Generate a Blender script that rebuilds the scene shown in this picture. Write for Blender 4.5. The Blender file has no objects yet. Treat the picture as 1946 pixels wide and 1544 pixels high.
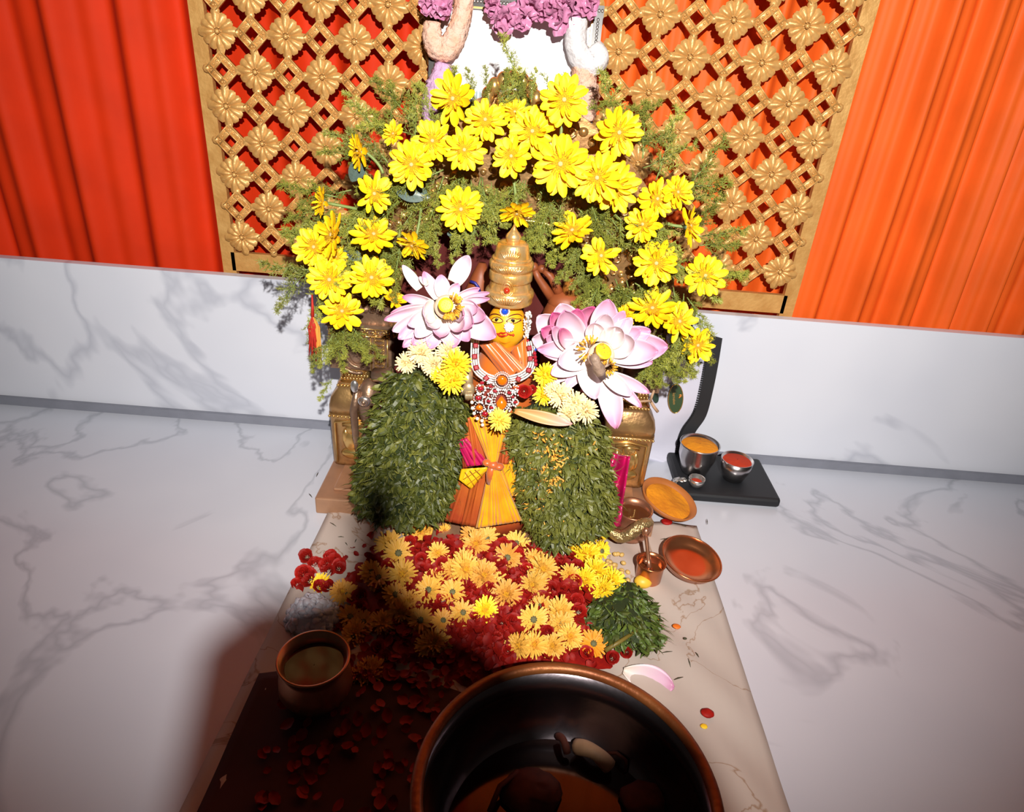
import bpy, bmesh, math, random
from mathutils import Vector, Matrix
random.seed(7)
PI = math.pi
scene = bpy.context.scene
C = scene.collection

# ------------------------------------------------------------------ camera
FPX, PITCH, ROLL = 1285.0, math.radians(28), math.radians(4.5)
CAM = Vector((0, 0, 1.0))
_F = Vector((0, math.cos(PITCH), -math.sin(PITCH)))
_R0 = Vector((1, 0, 0)); _U0 = Vector((0, math.sin(PITCH), math.cos(PITCH)))
_R = math.cos(ROLL) * _R0 + math.sin(ROLL) * _U0
_U = -math.sin(ROLL) * _R0 + math.cos(ROLL) * _U0
cd = bpy.data.cameras.new('camera'); cam = bpy.data.objects.new('camera', cd); C.objects.link(cam)
cd.sensor_fit = 'HORIZONTAL'; cd.sensor_width = 36.0; cd.lens = FPX * 36.0 / 1946.0
cd.clip_start = 0.02
m = Matrix((( _R.x, _U.x, -_F.x, CAM.x), (_R.y, _U.y, -_F.y, CAM.y), (_R.z, _U.z, -_F.z, CAM.z), (0, 0, 0, 1)))
cam.matrix_world = m
scene.camera = cam

# ------------------------------------------------------------------ light and exposure
w = bpy.data.worlds.new('World'); scene.world = w; w.use_nodes = True
w.node_tree.nodes['Background'].inputs[0].default_value = (1.0, 0.82, 0.68, 1)
w.node_tree.nodes['Background'].inputs[1].default_value = 0.02
LAMP = Vector((0.14, -0.42, 1.46))
ld = bpy.data.lights.new('lamp_light', 'SPOT'); ld.energy = 330; ld.shadow_soft_size = 0.014
ld.color = (1.0, 0.95, 0.88); ld.spot_size = math.radians(98); ld.spot_blend = 0.85
lo = bpy.data.objects.new('lamp_light', ld); C.objects.link(lo); lo.location = LAMP
lo.rotation_euler = (Vector((0.02, 1.6, 0.93)) - LAMP).to_track_quat('-Z', 'Y').to_euler()
scene.view_settings.view_transform = 'Standard'
scene.view_settings.look = 'None'
scene.view_settings.exposure = 0.0
scene.view_settings.gamma = 1.0
scene.view_settings.use_curve_mapping = False

# ------------------------------------------------------------------ helpers
def ray(px, py):
    return _F + _R * ((px - 973) / FPX) - _U * ((py - 772) / FPX)
def at(px, py, Y):
    d = ray(px, py); return CAM + d * (Y / d.y)
def atz(px, py, z):
    d = ray(px, py); return CAM + d * ((z - 1.0) / d.z)
def upx(P):                                   # metres per photo pixel at a point
    return (Vector(P) - CAM).dot(_F) / FPX
def lerp(a, b, t): return a + (b - a) * t
def rnd(a, b): return random.uniform(a, b)
def frame(n, up=Vector((0, 0, 1))):           # rotation whose Z axis is n
    n = Vector(n).normalized()
    x = up.cross(n)
    if x.length < 1e-4: x = Vector((1, 0, 0)).cross(n)
    x.normalize(); y = n.cross(x)
    return Matrix(((x.x, y.x, n.x), (x.y, y.y, n.y), (x.z, y.z, n.z)))
def TRS(loc, rot=None, s=1.0):
    M = rot.to_4x4() if rot is not None else Matrix.Identity(4)
    if not hasattr(s, '__len__'): s = (s, s, s)
    return Matrix.Translation(loc) @ M @ Matrix.Diagonal((s[0], s[1], s[2], 1))

class MB:
    def __init__(self): self.v = []; self.f = []
    def add(self, vs, fs, M=None):
        o = len(self.v)
        self.v += [tuple(M @ Vector(p)) for p in vs] if M is not None else [tuple(p) for p in vs]
        self.f += [tuple(i + o for i in f) for f in fs]
        return self
    def box(self, c, s, M=None):
        x, y, z = c; a, b, d = s[0] / 2, s[1] / 2, s[2] / 2
        vs = [(x + i * a, y + j * b, z + k * d) for i in (-1, 1) for j in (-1, 1) for k in (-1, 1)]
        return self.add(vs, [(0, 1, 3, 2), (4, 6, 7, 5), (0, 4, 5, 1), (2, 3, 7, 6), (0, 2, 6, 4), (1, 5, 7, 3)], M)
    def lathe(self, prof, n=24, M=None, flute=None, cap=True):
        vs = []; fs = []; k = len(prof)
        for (r, z) in prof:
            for i in range(n):
                a = 2 * PI * i / n
                rr = r * (1 + (flute(a, z) if flute else 0))
                vs.append((rr * math.cos(a), rr * math.sin(a), z))
        for j in range(k - 1):
            for i in range(n):
                b = (i + 1) % n
                fs.append((j * n + i, j * n + b, (j + 1) * n + b, (j + 1) * n + i))
        if cap:
            fs.append(tuple(reversed(range(n)))); fs.append(tuple((k - 1) * n + i for i in range(n)))
        return self.add(vs, fs, M)
    def tube(self, pts, r, n=8, closed=False, cap=True):
        pts = [Vector(p) for p in pts]; k = len(pts)
        rs = r if hasattr(r, '__len__') else [r] * k
        vs = []; fs = []; prev = None
        for i, p in enumerate(pts):
            a = pts[i - 1] if (i > 0 or closed) else p
            b = pts[(i + 1) % k] if (i < k - 1 or closed) else p
            t = (b - a); t = t.normalized() if t.length > 1e-9 else Vector((0, 0, 1))
            if prev is None:
                x = t.orthogonal().normalized()
            else:
                x = prev - t * prev.dot(t); x = x.normalized() if x.length > 1e-6 else t.orthogonal().normalized()
            prev = x; y = t.cross(x)
            for j in range(n):
                q = 2 * PI * j / n
                vs.append(p + (x * math.cos(q) + y * math.sin(q)) * rs[i])
        for i in range(k if closed else k - 1):
            for j in range(n):
                c = (j + 1) % n; e = (i + 1) % k
                fs.append((i * n + j, i * n + c, e * n + c, e * n + j))
        if cap and not closed:
            fs.append(tuple(reversed(range(n)))); fs.append(tuple((k - 1) * n + j for j in range(n)))
        return self.add(vs, fs)
    def ball(self, c, r, nu=8, nv=6, M=None, rot=None):
        if not hasattr(r, '__len__'): r = (r, r, r)
        vs = [(0, 0, 1)]; fs = []
        for j in range(1, nv):
            t = PI * j / nv
            for i in range(nu):
                a = 2 * PI * i / nu
                vs.append((math.sin(t) * math.cos(a), math.sin(t) * math.sin(a), math.cos(t)))
        vs.append((0, 0, -1)); L = len(vs) - 1
        for i in range(nu):
            b = (i + 1) % nu
            fs.append((0, 1 + i, 1 + b)); fs.append((L, 1 + (nv - 2) * nu + b, 1 + (nv - 2) * nu + i))
            for j in range(nv - 2):
                fs.append((1 + j * nu + i, 1 + (j + 1) * nu + i, 1 + (j + 1) * nu + b, 1 + j * nu + b))
        T = TRS(Vector(c), rot, r)
        return self.add(vs, fs, (M @ T) if M is not None else T)
    def grid(self, fn, nu, nv, M=None, cu=False):
        vs = [fn(i / nu, j / nv) for j in range(nv + 1) for i in range(nu + 1)]; W = nu + 1
        fs = [(j * W + i, j * W + i + 1, (j + 1) * W + i + 1, (j + 1) * W + i) for j in range(nv) for i in range(nu)]
        return self.add(vs, fs, M)
    def prism(self, pts, h, M=None):          # outline in xy extruded along z from 0 to h
        n = len(pts)
        vs = [(x, y, 0) for x, y in pts] + [(x, y, h) for x, y in pts]
        fs = [tuple(reversed(range(n))), tuple(range(n, 2 * n))] + [(i, (i + 1) % n, n + (i + 1) % n, n + i) for i in range(n)]
        return self.add(vs, fs, M)
    def mesh(self, name, smooth=True):
        me = bpy.data.meshes.new(name); me.from_pydata(self.v, [], self.f)
        if smooth: me.polygons.foreach_set('use_smooth', [True] * len(me.polygons))
        me.update(); return me

def tag(o, label=None, cat=None, group=None, kind=None):
    if label: o['label'] = label
    if cat: o['category'] = cat
    if group: o['group'] = group
    if kind: o['kind'] = kind
    return o
def empty(name, loc, label, cat, group=None, M=None):
    o = bpy.data.objects.new(name, None); C.objects.link(o)
    o.empty_display_size = 0.02
    if M is not None: o.matrix_world = M
    else: o.location = loc
    return tag(o, label, cat, group)
def obj(name, mb, mat, parent=None, M=None, smooth=True, sharp=None, **kw):
    """one mesh object; with a translated-only parent the mesh may be given in world coordinates (M None)"""
    me = mb if isinstance(mb, bpy.types.Mesh) else mb.mesh(name, smooth)
    if mat is not None and (not me.materials): me.materials.append(mat)
    o = bpy.data.objects.new(name, me); C.objects.link(o)
    if parent is not None:
        o.parent = parent
        if M is None:
            loc = parent.get('_o')
            if loc is not None: o.matrix_parent_inverse = Matrix.Translation(-Vector(loc))
            elif parent.parent is None and parent.type == 'EMPTY':
                o.matrix_parent_inverse = Matrix.Translation(-parent.location)
    if M is not None:
        o.matrix_basis = M
    tag(o, kw.get('label'), kw.get('cat'), kw.get('group'), kw.get('kind'))
    if mat is not None and me.materials[0] is not mat:
        o.material_slots[0].link = 'OBJECT'; o.material_slots[0].material = mat
    if sharp:
        md = o.modifiers.new('edge', 'EDGE_SPLIT'); md.split_angle = math.radians(sharp)
    return o
def bevel(o, w, s=2):
    b = o.modifiers.new('bevel', 'BEVEL'); b.width = w; b.segments = s; b.limit_method = 'ANGLE'
    return o

# ------------------------------------------------------------------ materials
MATS = {}
def mat(name, col, rough=0.5, metal=0.0, var=0.0, vscale=20, col2=None, bump=0.0, bscale=60, spec=0.5, sheen=0.0, trans=0.0, alpha=1.0, sss=0.0, coat=0.0, objrand=0.0):
    if name in MATS: return MATS[name]
    m = bpy.data.materials.new(name); m.use_nodes = True; MATS[name] = m
    nt = m.node_tree; N = nt.nodes; L = nt.links; b = N['Principled BSDF']
    b.inputs['Roughness'].default_value = rough; b.inputs['Metallic'].default_value = metal
    b.inputs['Specular IOR Level'].default_value = spec
    b.inputs['Transmission Weight'].default_value = trans
    b.inputs['Coat Weight'].default_value = coat
    b.inputs['Sheen Weight'].default_value = sheen
    c = (*col, 1)
    b.inputs['Base Color'].default_value = c
    tc = N.new('ShaderNodeTexCoord')
    src = None
    if col2 is not None or var > 0:
        nz = N.new('ShaderNodeTexNoise'); nz.inputs['Scale'].default_value = vscale; nz.inputs['Detail'].default_value = 4
        L.new(tc.outputs['Object'], nz.inputs['Vector'])
        rp = N.new('ShaderNodeValToRGB'); rp.color_ramp.elements[0].position = 0.35; rp.color_ramp.elements[1].position = 0.65
        c2 = col2 if col2 is not None else tuple(max(0, q * (1 - var)) for q in col)
        rp.color_ramp.elements[0].color = (*c2, 1); rp.color_ramp.elements[1].color = c
        L.new(nz.outputs['Fac'], rp.inputs['Fac']); src = rp.outputs['Color']
    if objrand > 0:
        oi = N.new('ShaderNodeObjectInfo'); hs = N.new('ShaderNodeHueSaturation')
        mr = N.new('ShaderNodeMapRange'); mr.inputs['To Min'].default_value = 1 - objrand; mr.inputs['To Max'].default_value = 1 + objrand * 0.4
        L.new(oi.outputs['Random'], mr.inputs['Value']); L.new(mr.outputs['Result'], hs.inputs['Value'])
        if src: L.new(src, hs.inputs['Color'])
        else: hs.inputs['Color'].default_value = c
        src = hs.outputs['Color']
    if src: L.new(src, b.inputs['Base Color'])
    if bump > 0:
        nb = N.new('ShaderNodeTexNoise'); nb.inputs['Scale'].default_value = bscale; nb.inputs['Detail'].default_value = 3
        L.new(tc.outputs['Object'], nb.inputs['Vector'])
        bp = N.new('ShaderNodeBump'); bp.inputs['Strength'].default_value = bump; bp.inputs['Distance'].default_value = 0.01
        L.new(nb.outputs['Fac'], bp.inputs['Height']); L.new(bp.outputs['Normal'], b.inputs['Normal'])
    return m
def ramp_mat(name, stops, axis='X', rough=0.5, noise=0.0, nscale=14, spec=0.4, objrand=0.0, metal=0):
    """pigment that runs along one axis of the piece (petal base to tip)"""
    m = bpy.data.materials.new(name); m.use_nodes = True; MATS[name] = m
    nt = m.node_tree; N = nt.nodes; L = nt.links; b = N['Principled BSDF']
    b.inputs['Roughness'].default_value = rough; b.inputs['Specular IOR Level'].default_value = spec; b.inputs['Metallic'].default_value = metal
    tc = N.new('ShaderNodeTexCoord'); sp = N.new('ShaderNodeSeparateXYZ'); L.new(tc.outputs['Generated'], sp.inputs[0])
    rp = N.new('ShaderNodeValToRGB'); cr = rp.color_ramp
    cr.elements[0].position = stops[0][0]; cr.elements[0].color = (*stops[0][1], 1)
    cr.elements[1].position = stops[-1][0]; cr.elements[1].color = (*stops[-1][1], 1)
    for p, c in stops[1:-1]:
        e = cr.elements.new(p); e.color = (*c, 1)
    val = sp.outputs[axis]
    if noise > 0:
        nz = N.new('ShaderNodeTexNoise'); nz.inputs['Scale'].default_value = nscale; L.new(tc.outputs['Object'], nz.inputs['Vector'])
        ma = N.new('ShaderNodeMath'); ma.operation = 'MULTIPLY_ADD'; ma.inputs[1].default_value = noise
        sub = N.new('ShaderNodeMath'); sub.operation = 'SUBTRACT'; sub.inputs[1].default_value = 0.5
        L.new(nz.outputs['Fac'], sub.inputs[0]); L.new(sub.outputs[0], ma.inputs[0]); L.new(val, ma.inputs[2]); val = ma.outputs[0]
    L.new(val, rp.inputs['Fac']); src = rp.outputs['Color']
    if objrand > 0:
        oi = N.new('ShaderNodeObjectInfo'); hs = N.new('ShaderNodeHueSaturation')
        mr = N.new('ShaderNodeMapRange'); mr.inputs['To Min'].default_value = 1 - objrand; mr.inputs['To Max'].default_value = 1.0
        L.new(oi.outputs['Random'], mr.inputs['Value']); L.new(mr.outputs['Result'], hs.inputs['Value']); L.new(src, hs.inputs['Color']); src = hs.outputs['Color']
    L.new(src, b.inputs['Base Color'])
    return m
def veined(name, base, vein, rough, scale=2.0, thr=0.03, cloud=None):
    m = bpy.data.materials.new(name); m.use_nodes = True; MATS[name] = m
    nt = m.node_tree; N = nt.nodes; L = nt.links; b = N['Principled BSDF']; b.inputs['Roughness'].default_value = rough
    tc = N.new('ShaderNodeTexCoord'); n1 = N.new('ShaderNodeTexNoise'); n1.inputs['Scale'].default_value = scale; n1.inputs['Detail'].default_value = 5; n1.inputs['Distortion'].default_value = 1.4
    L.new(tc.outputs['Object'], n1.inputs['Vector'])
    s = N.new('ShaderNodeMath'); s.operation = 'SUBTRACT'; s.inputs[1].default_value = 0.5; L.new(n1.outputs['Fac'], s.inputs[0])
    a = N.new('ShaderNodeMath'); a.operation = 'ABSOLUTE'; L.new(s.outputs[0], a.inputs[0])
    r = N.new('ShaderNodeValToRGB'); r.color_ramp.elements[0].color = (*vein, 1); r.color_ramp.elements[1].color = (*base, 1); r.color_ramp.elements[1].position = thr
    L.new(a.outputs[0], r.inputs['Fac'])
    n2 = N.new('ShaderNodeTexNoise'); n2.inputs['Scale'].default_value = 3; L.new(tc.outputs['Object'], n2.inputs['Vector'])
    mx = N.new('ShaderNodeMixRGB'); mx.blend_type = 'MULTIPLY'; mx.inputs[0].default_value = 0.35
    L.new(r.outputs['Color'], mx.inputs[1])
    r2 = N.new('ShaderNodeValToRGB'); r2.color_ramp.elements[0].position = .35; r2.color_ramp.elements[1].position = .65
    r2.color_ramp.elements[0].color = (*(cloud or (0.8, 0.82, 0.86)), 1); r2.color_ramp.elements[1].color = (1, 1, 1, 1)
    L.new(n2.outputs['Fac'], r2.inputs['Fac']); L.new(r2.outputs['Color'], mx.inputs[2]); L.new(mx.outputs[0], b.inputs['Base Color'])
    return m

M_gold = mat('gold_paint', (0.68, 0.39, 0.13), 0.40, 0.28, col2=(0.56, 0.29, 0.085), vscale=30, bump=0.15, bscale=120)
M_redcloth = mat('red_cloth', (0.62, 0.030, 0.002), 0.7, spec=0.2, var=0.15, vscale=6)
M_orangecloth = mat('orange_cloth', (0.80, 0.12, 0.012), 0.6, spec=0.25, var=0.15, vscale=6)
M_marble = veined('white_marble', (0.60, 0.62, 0.70), (0.44, 0.46, 0.53), 0.25, 1.3, 0.02)
M_board = veined('white_board', (0.66, 0.68, 0.76), (0.5, 0.52, 0.6), 0.3, 0.8, 0.02)
M_cloth = veined('cream_sheet', (0.52, 0.44, 0.40), (0.34, 0.22, 0.15), 0.75, 4.0, 0.010, cloud=(0.9, 0.74, 0.62))
M_brass = mat('aged_brass', (0.55, 0.33, 0.13), 0.30, 0.75, col2=(0.36, 0.20, 0.09), vscale=18, bump=0.2, bscale=40)
M_brassd = mat('dull_bronze', (0.40, 0.25, 0.16), 0.36, 0.7, col2=(0.25, 0.15, 0.10), vscale=24, bump=0.2, bscale=60)
M_brassy = mat('bright_brass', (0.78, 0.50, 0.18), 0.24, 0.8, col2=(0.62, 0.36, 0.11), vscale=30)
M_crown = mat('crown_metal', (0.86, 0.60, 0.30), 0.30, 0.7, col2=(0.82, 0.44, 0.09), vscale=28, bump=0.15, bscale=90)
M_silver = mat('silver', (0.8, 0.78, 0.76), 0.22, 0.9)
M_vsteel = mat('dark_steel', (0.20, 0.17, 0.19), 0.24, 1.0, bump=0.05, bscale=30)
M_steel = mat('steel', (0.55, 0.52, 0.52), 0.25, 1.0, bump=0.05, bscale=30)
M_copper = mat('copper', (0.62, 0.24, 0.11), 0.26, 0.9, col2=(0.48, 0.16, 0.06), vscale=12)
M_copper2 = mat('old_copper', (0.56, 0.27, 0.16), 0.34, 0.8, col2=(0.42, 0.18, 0.10), vscale=16)
M_plank = mat('copper_plank', (0.52, 0.28, 0.16), 0.45, 0.5, col2=(0.40, 0.22, 0.13), vscale=14)
M_gpetal = ramp_mat('gerbera_petal', [(0.0, (0.95, 0.58, 0.0)), (0.2, (0.99, 0.60, 0.004)), (1.0, (1.0, 0.64, 0.008))], 'X', 0.55, objrand=0.10)
M_gdisc = mat('gerbera_disc', (0.94, 0.58, 0.01), 0.8, col2=(0.86, 0.44, 0.01), vscale=160, bump=0.6, bscale=300)
M_gheart = mat('gerbera_heart', (0.80, 0.55, 0.22), 0.8, var=0.3, vscale=200)
M_stem = mat('flower_stem', (0.20, 0.27, 0.07), 0.5)
M_calyx = mat('calyx', (0.13, 0.20, 0.12), 0.6)
M_fern = mat('fern', (0.36, 0.36, 0.055), 0.55, col2=(0.22, 0.26, 0.035), vscale=14, objrand=0.35)
M_fernd = mat('fern_dark', (0.10, 0.13, 0.02), 0.6, objrand=0.3)
M_tulsi = mat('tulsi', (0.078, 0.090, 0.010), 0.5, col2=(0.030, 0.040, 0.005), vscale=45)
M_tulsi2 = mat('tulsi_pale', (0.16, 0.16, 0.025), 0.5, col2=(0.07, 0.082, 0.011), vscale=40)
M_tcore = mat('garland_core', (0.022, 0.035, 0.006), 0.8)
M_lotus = ramp_mat('lotus_petal', [(0.0, (0.80, 0.70, 0.60)), (0.3, (0.74, 0.60, 0.64)), (0.75, (0.66, 0.40, 0.54)), (1.0, (0.56, 0.22, 0.38))], 'X', 0.42, noise=0.25, nscale=30)
M_lotusw = ramp_mat('lotus_petal_pale', [(0.0, (0.80, 0.70, 0.58)), (0.6, (0.74, 0.63, 0.68)), (1.0, (0.64, 0.40, 0.52))], 'X', 0.42, noise=0.15, nscale=30)
M_lotusd = ramp_mat('lotus_petal_deep', [(0.0, (0.80, 0.55, 0.55)), (0.5, (0.66, 0.27, 0.40)), (1.0, (0.50, 0.06, 0.22))], 'X', 0.42, noise=0.3, nscale=40)
M_pod = mat('lotus_pod', (0.88, 0.62, 0.02), 0.5, var=0.1, vscale=60)
M_stamen = mat('stamen', (0.80, 0.45, 0.03), 0.6, col2=(0.62, 0.28, 0.02), vscale=120)
M_podhole = mat('pod_hole', (0.45, 0.30, 0.01), 0.6)
M_chry = ramp_mat('chrysanthemum', [(0.0, (0.85, 0.48, 0.02)), (0.45, (0.88, 0.56, 0.05)), (1.0, (0.88, 0.62, 0.25))], 'Z', 0.6)
M_cream = mat('cream_flower', (0.90, 0.78, 0.52), 0.6, col2=(0.88, 0.66, 0.22), vscale=40)
M_yel = mat('yellow_flower', (0.95, 0.62, 0.02), 0.6, col2=(0.88, 0.48, 0.01), vscale=60)
M_chryp = mat('chrys_petals', (0.78, 0.36, 0.015), 0.6, col2=(0.84, 0.50, 0.10), vscale=110, objrand=0.2)
M_chryo = mat('chrys_orange', (0.78, 0.29, 0.012), 0.6, col2=(0.84, 0.46, 0.10), vscale=110, objrand=0.2)
M_chryc = mat('chrys_core', (0.82, 0.42, 0.015), 0.7, var=0.3, vscale=150, bump=0.5, bscale=200)
M_chrye = mat('chrys_eye', (0.16, 0.15, 0.06), 0.7, var=0.4, vscale=150)
M_rose = mat('rose_red', (0.40, 0.010, 0.004), 0.6, spec=0.25, col2=(0.24, 0.003, 0.003), vscale=60, objrand=0.3)
M_rosec = mat('rose_calyx', (0.34, 0.30, 0.20), 0.6)
M_face = mat('turmeric_face', (0.84, 0.42, 0.012), 0.42, col2=(0.80, 0.34, 0.008), vscale=40)
M_ink = mat('kohl_line', (0.10, 0.012, 0.006), 0.5)
M_eyew = mat('eye_white', (0.85, 0.52, 0.06), 0.4)
M_iris = mat('iris', (0.02, 0.01, 0.008), 0.25)
M_lip = mat('lip_red', (0.45, 0.03, 0.008), 0.35)
M_stone = mat('white_stone', (0.74, 0.72, 0.70), 0.15, 0.0, coat=1.0)
M_ruby = mat('ruby', (0.32, 0.008, 0.02), 0.12, coat=0.6)
M_amber = mat('amber', (0.62, 0.14, 0.004), 0.15, coat=0.5)
M_blue = mat('sapphire', (0.01, 0.07, 0.55), 0.1, coat=0.6)
M_pearl = mat('pearl', (0.82, 0.74, 0.64), 0.2, coat=0.5)
M_blouse = mat('orange_silk', (0.62, 0.15, 0.012), 0.34, col2=(0.50, 0.11, 0.03), vscale=18, sheen=0.2)
M_saffron = mat('saffron_silk', (0.86, 0.40, 0.008), 0.32, col2=(0.74, 0.26, 0.006), vscale=22, sheen=0.2)
M_rust = mat('rust_silk', (0.36, 0.055, 0.018), 0.34, col2=(0.46, 0.11, 0.02), vscale=14)
M_magenta = mat('magenta_silk', (0.48, 0.008, 0.10), 0.25, col2=(0.36, 0.01, 0.05), vscale=10, coat=0.3)
M_maroon = mat('maroon_velvet', (0.10, 0.006, 0.004), 0.8, var=0.3, vscale=8)
M_terra = mat('terracotta', (0.30, 0.075, 0.022), 0.5, var=0.3, vscale=14)
M_turm = mat('turmeric_powder', (0.74, 0.27, 0.004), 0.9, col2=(0.60, 0.19, 0.002), vscale=26, bump=0.4, bscale=60)
M_kum = mat('red_powder', (0.45, 0.03, 0.004), 0.9, bump=0.4, bscale=60)
M_clay = mat('orange_clay', (0.46, 0.15, 0.035), 0.5, var=0.15, vscale=12)
M_black = mat('black_fabric', (0.008, 0.009, 0.012), 0.6)
M_bag = mat('white_vinyl', (0.60, 0.60, 0.72), 0.3, var=0.06, vscale=7, bump=0.3, bscale=7)
M_green = mat('green_label', (0.035, 0.07, 0.03), 0.4)
M_pink = mat('pink_artificial', (0.66, 0.30, 0.47), 0.38, col2=(0.52, 0.17, 0.34), vscale=30)
M_peach = mat('peach_garland', (0.80, 0.54, 0.43), 0.9, col2=(0.76, 0.40, 0.26), vscale=34, bump=0.9, bscale=90)
M_lilac = mat('lilac_garland', (0.58, 0.32, 0.58), 0.9, col2=(0.66, 0.44, 0.62), vscale=60, bump=0.9, bscale=90)
M_whiteg = mat('white_garland', (0.70, 0.68, 0.70), 0.9, var=0.08, vscale=30, bump=0.8, bscale=60)
M_sugar = mat('sugar', (0.62, 0.60, 0.68), 0.35)
M_chana = mat('soaked_gram', (0.66, 0.42, 0.13), 0.4, var=0.15, vscale=60)
M_liquid = mat('dark_liquid', (0.02, 0.004, 0.003), 0.08)
M_water = mat('brown_water', (0.10, 0.03, 0.01), 0.06)
M_coco = mat('coconut_flesh', (0.55, 0.30, 0.16), 0.6, var=0.2, vscale=50)
M_husk = mat('brown_husk', (0.14, 0.025, 0.01), 0.8, var=0.4, vscale=40)
M_orange = mat('orange_bit', (0.75, 0.16, 0.01), 0.6)
M_lemon = mat('lemon', (0.80, 0.48, 0.04), 0.45)
M_leafbit = mat('leaf_bit', (0.05, 0.045, 0.02), 0.7)
M_leafblue = mat('broad_leaf', (0.10, 0.15, 0.13), 0.4, var=0.3, vscale=20)
M_tassel = mat('red_thread', (0.50, 0.02, 0.008), 0.7, var=0.3, vscale=80)
M_tasselo = mat('orange_thread', (0.80, 0.32, 0.05), 0.7)
M_picblack = mat('frame_black', (0.02, 0.016, 0.014), 0.3)
M_twine = mat('jute_twine', (0.42, 0.26, 0.16), 0.9)
M_lampm = mat('lamp_metal', (0.03, 0.03, 0.03), 0.6)
# ------------------------------------------------------------------ the setting
YB, YL, YC = 1.66, 1.75, 1.815
mb = MB(); mb.box((0, 0.5, -0.03), (6.0, 4.4, 0.06)); obj('floor', mb, M_marble, kind='structure', label='pale grey-veined white marble floor', smooth=False)
mb = MB(); mb.box((0, 2.05, 1.2), (6.0, 0.1, 2.4)); obj('wall_back', mb, mat('plaster', (0.45, 0.20, 0.10), 0.8, var=0.1), kind='structure', label='plain wall behind the curtains', smooth=False)
mb = MB(); mb.box((0, YB + 0.012, 0.215), (4.6, 0.024, 0.43)); bo = obj('wall_board', mb, M_board, kind='structure', label='low white marbled panel under the gold lattice', smooth=False)
mb = MB(); mb.box((0, YB - 0.006, 0.012), (4.6, 0.012, 0.024)); obj('baseboard_back', mb, mat('grey_strip', (0.22, 0.23, 0.28), 0.5, var=0.1), kind='structure', label='grey strip along the foot of the white panel', smooth=False)

def curtain(name, x0, x1, m, label, wl, ph):
    mb = MB()
    def fn(u, v):
        x = lerp(x0, x1, u); d = 0.022 * math.sin(x * wl + ph) + 0.010 * math.sin(x * wl * 2.3 + 1 + ph) + 0.005 * math.sin(x * 9 + v * 5)
        return (x + 0.01 * math.sin(v * 4 + x * 7), YC + d, lerp(0.02, 2.2, v))
    mb.grid(fn, int(abs(x1 - x0) * 130), 10)
    o = obj(name, mb, m, label=label, cat='curtain')
    s = o.modifiers.new('thick', 'SOLIDIFY'); s.thickness = 0.003
    return o
curtain('curtain', -2.4, -0.06, M_redcloth, 'deep red hanging cloth behind the lattice beside the peach strand', 34, 0)
curtain('curtain', -0.06, 2.4, M_orangecloth, 'bright orange hanging cloth with soft folds behind the lattice beside the white strand', 52, 1.0)

# lattice: rosettes and beaded diamond rings, shared meshes
def rosette_mesh():
    mb = MB(); n = 12
    for k in range(n):
        a0 = 2 * PI * k / n; L = 0.047 if k % 3 == 0 else 0.040
        def fn(u, v, L=L):
            r = lerp(0.007, L, u); wd = 0.0118 * (math.sin(min(1, u * 1.05 + 0.12) * PI * 0.72) ** 0.8) * (1 if u < 0.86 else 0.62)
            s = (v - 0.5) * 2
            return (r, s * wd, 0.008 + 0.011 * math.sin(u * PI * .9 + .2) * (1 - 0.95 * abs(s) ** 1.2) - 0.006 * u + (0.004 if u > .8 else 0))
        mb.grid(fn, 6, 6, Matrix.Rotation(a0, 4, 'Z'))
    mb.ball((0, 0, 0.012), (0.006, 0.006, 0.005), 8, 5)
    for k in range(6): mb.ball((0.0085 * math.cos(k * PI / 3), 0.0085 * math.sin(k * PI / 3), 0.011), 0.0028, 6, 4)
    pts = []
    for k in range(48):
        a = 2 * PI * k / 48; pts.append((0.036 * (1 + 0.13 * math.cos(12 * a)) * math.cos(a), 0.036 * (1 + 0.13 * math.cos(12 * a)) * math.sin(a)))
    mb.prism(pts, 0.006); return mb.mesh('rosette')
def ring_mesh(hx, hz):
    mb = MB()
    o = 0.95; outs = [(hx * 0.36, 0), (0, hz * 0.36), (-hx * 0.36, 0), (0, -hz * 0.36)]
    def side(a, b):
        a = Vector((*a, 0)); b = Vector((*b, 0)); d = b - a; L = d.length; ang = math.atan2(d.y, d.x); c = (a + b) / 2
        T = Matrix.Translation(c) @ Matrix.Rotation(ang, 4, 'Z')
        mb.box((0, 0, 0.004), (L * 1.40, 0.0170, 0.008), T)
        mb.box((0, 0.0075, 0.006), (L * 1.25, 0.0024, 0.011), T); mb.box((0, -0.0075, 0.006), (L * 1.25, 0.0024, 0.011), T)
        for q in range(4): mb.ball(((q - 1.5) / 4 * L * 1.1, rnd(-.001, .001), 0.0082), 0.0032, 6, 4, T)
    for i in range(4): side(outs[i], outs[(i + 1) % 4])
    for x, y in outs:                          # leaf bosses at the corners
        mb.ball((x * 1.32, y * 1.32, 0.005), (0.010, 0.010, 0.007), 8, 5)
    return mb.mesh('diamond_ring')
RM = rosette_mesh()
RX = Matrix.Rotation(PI / 2, 4, 'X')           # mesh xy -> world xz, mesh +z -> -y
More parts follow.
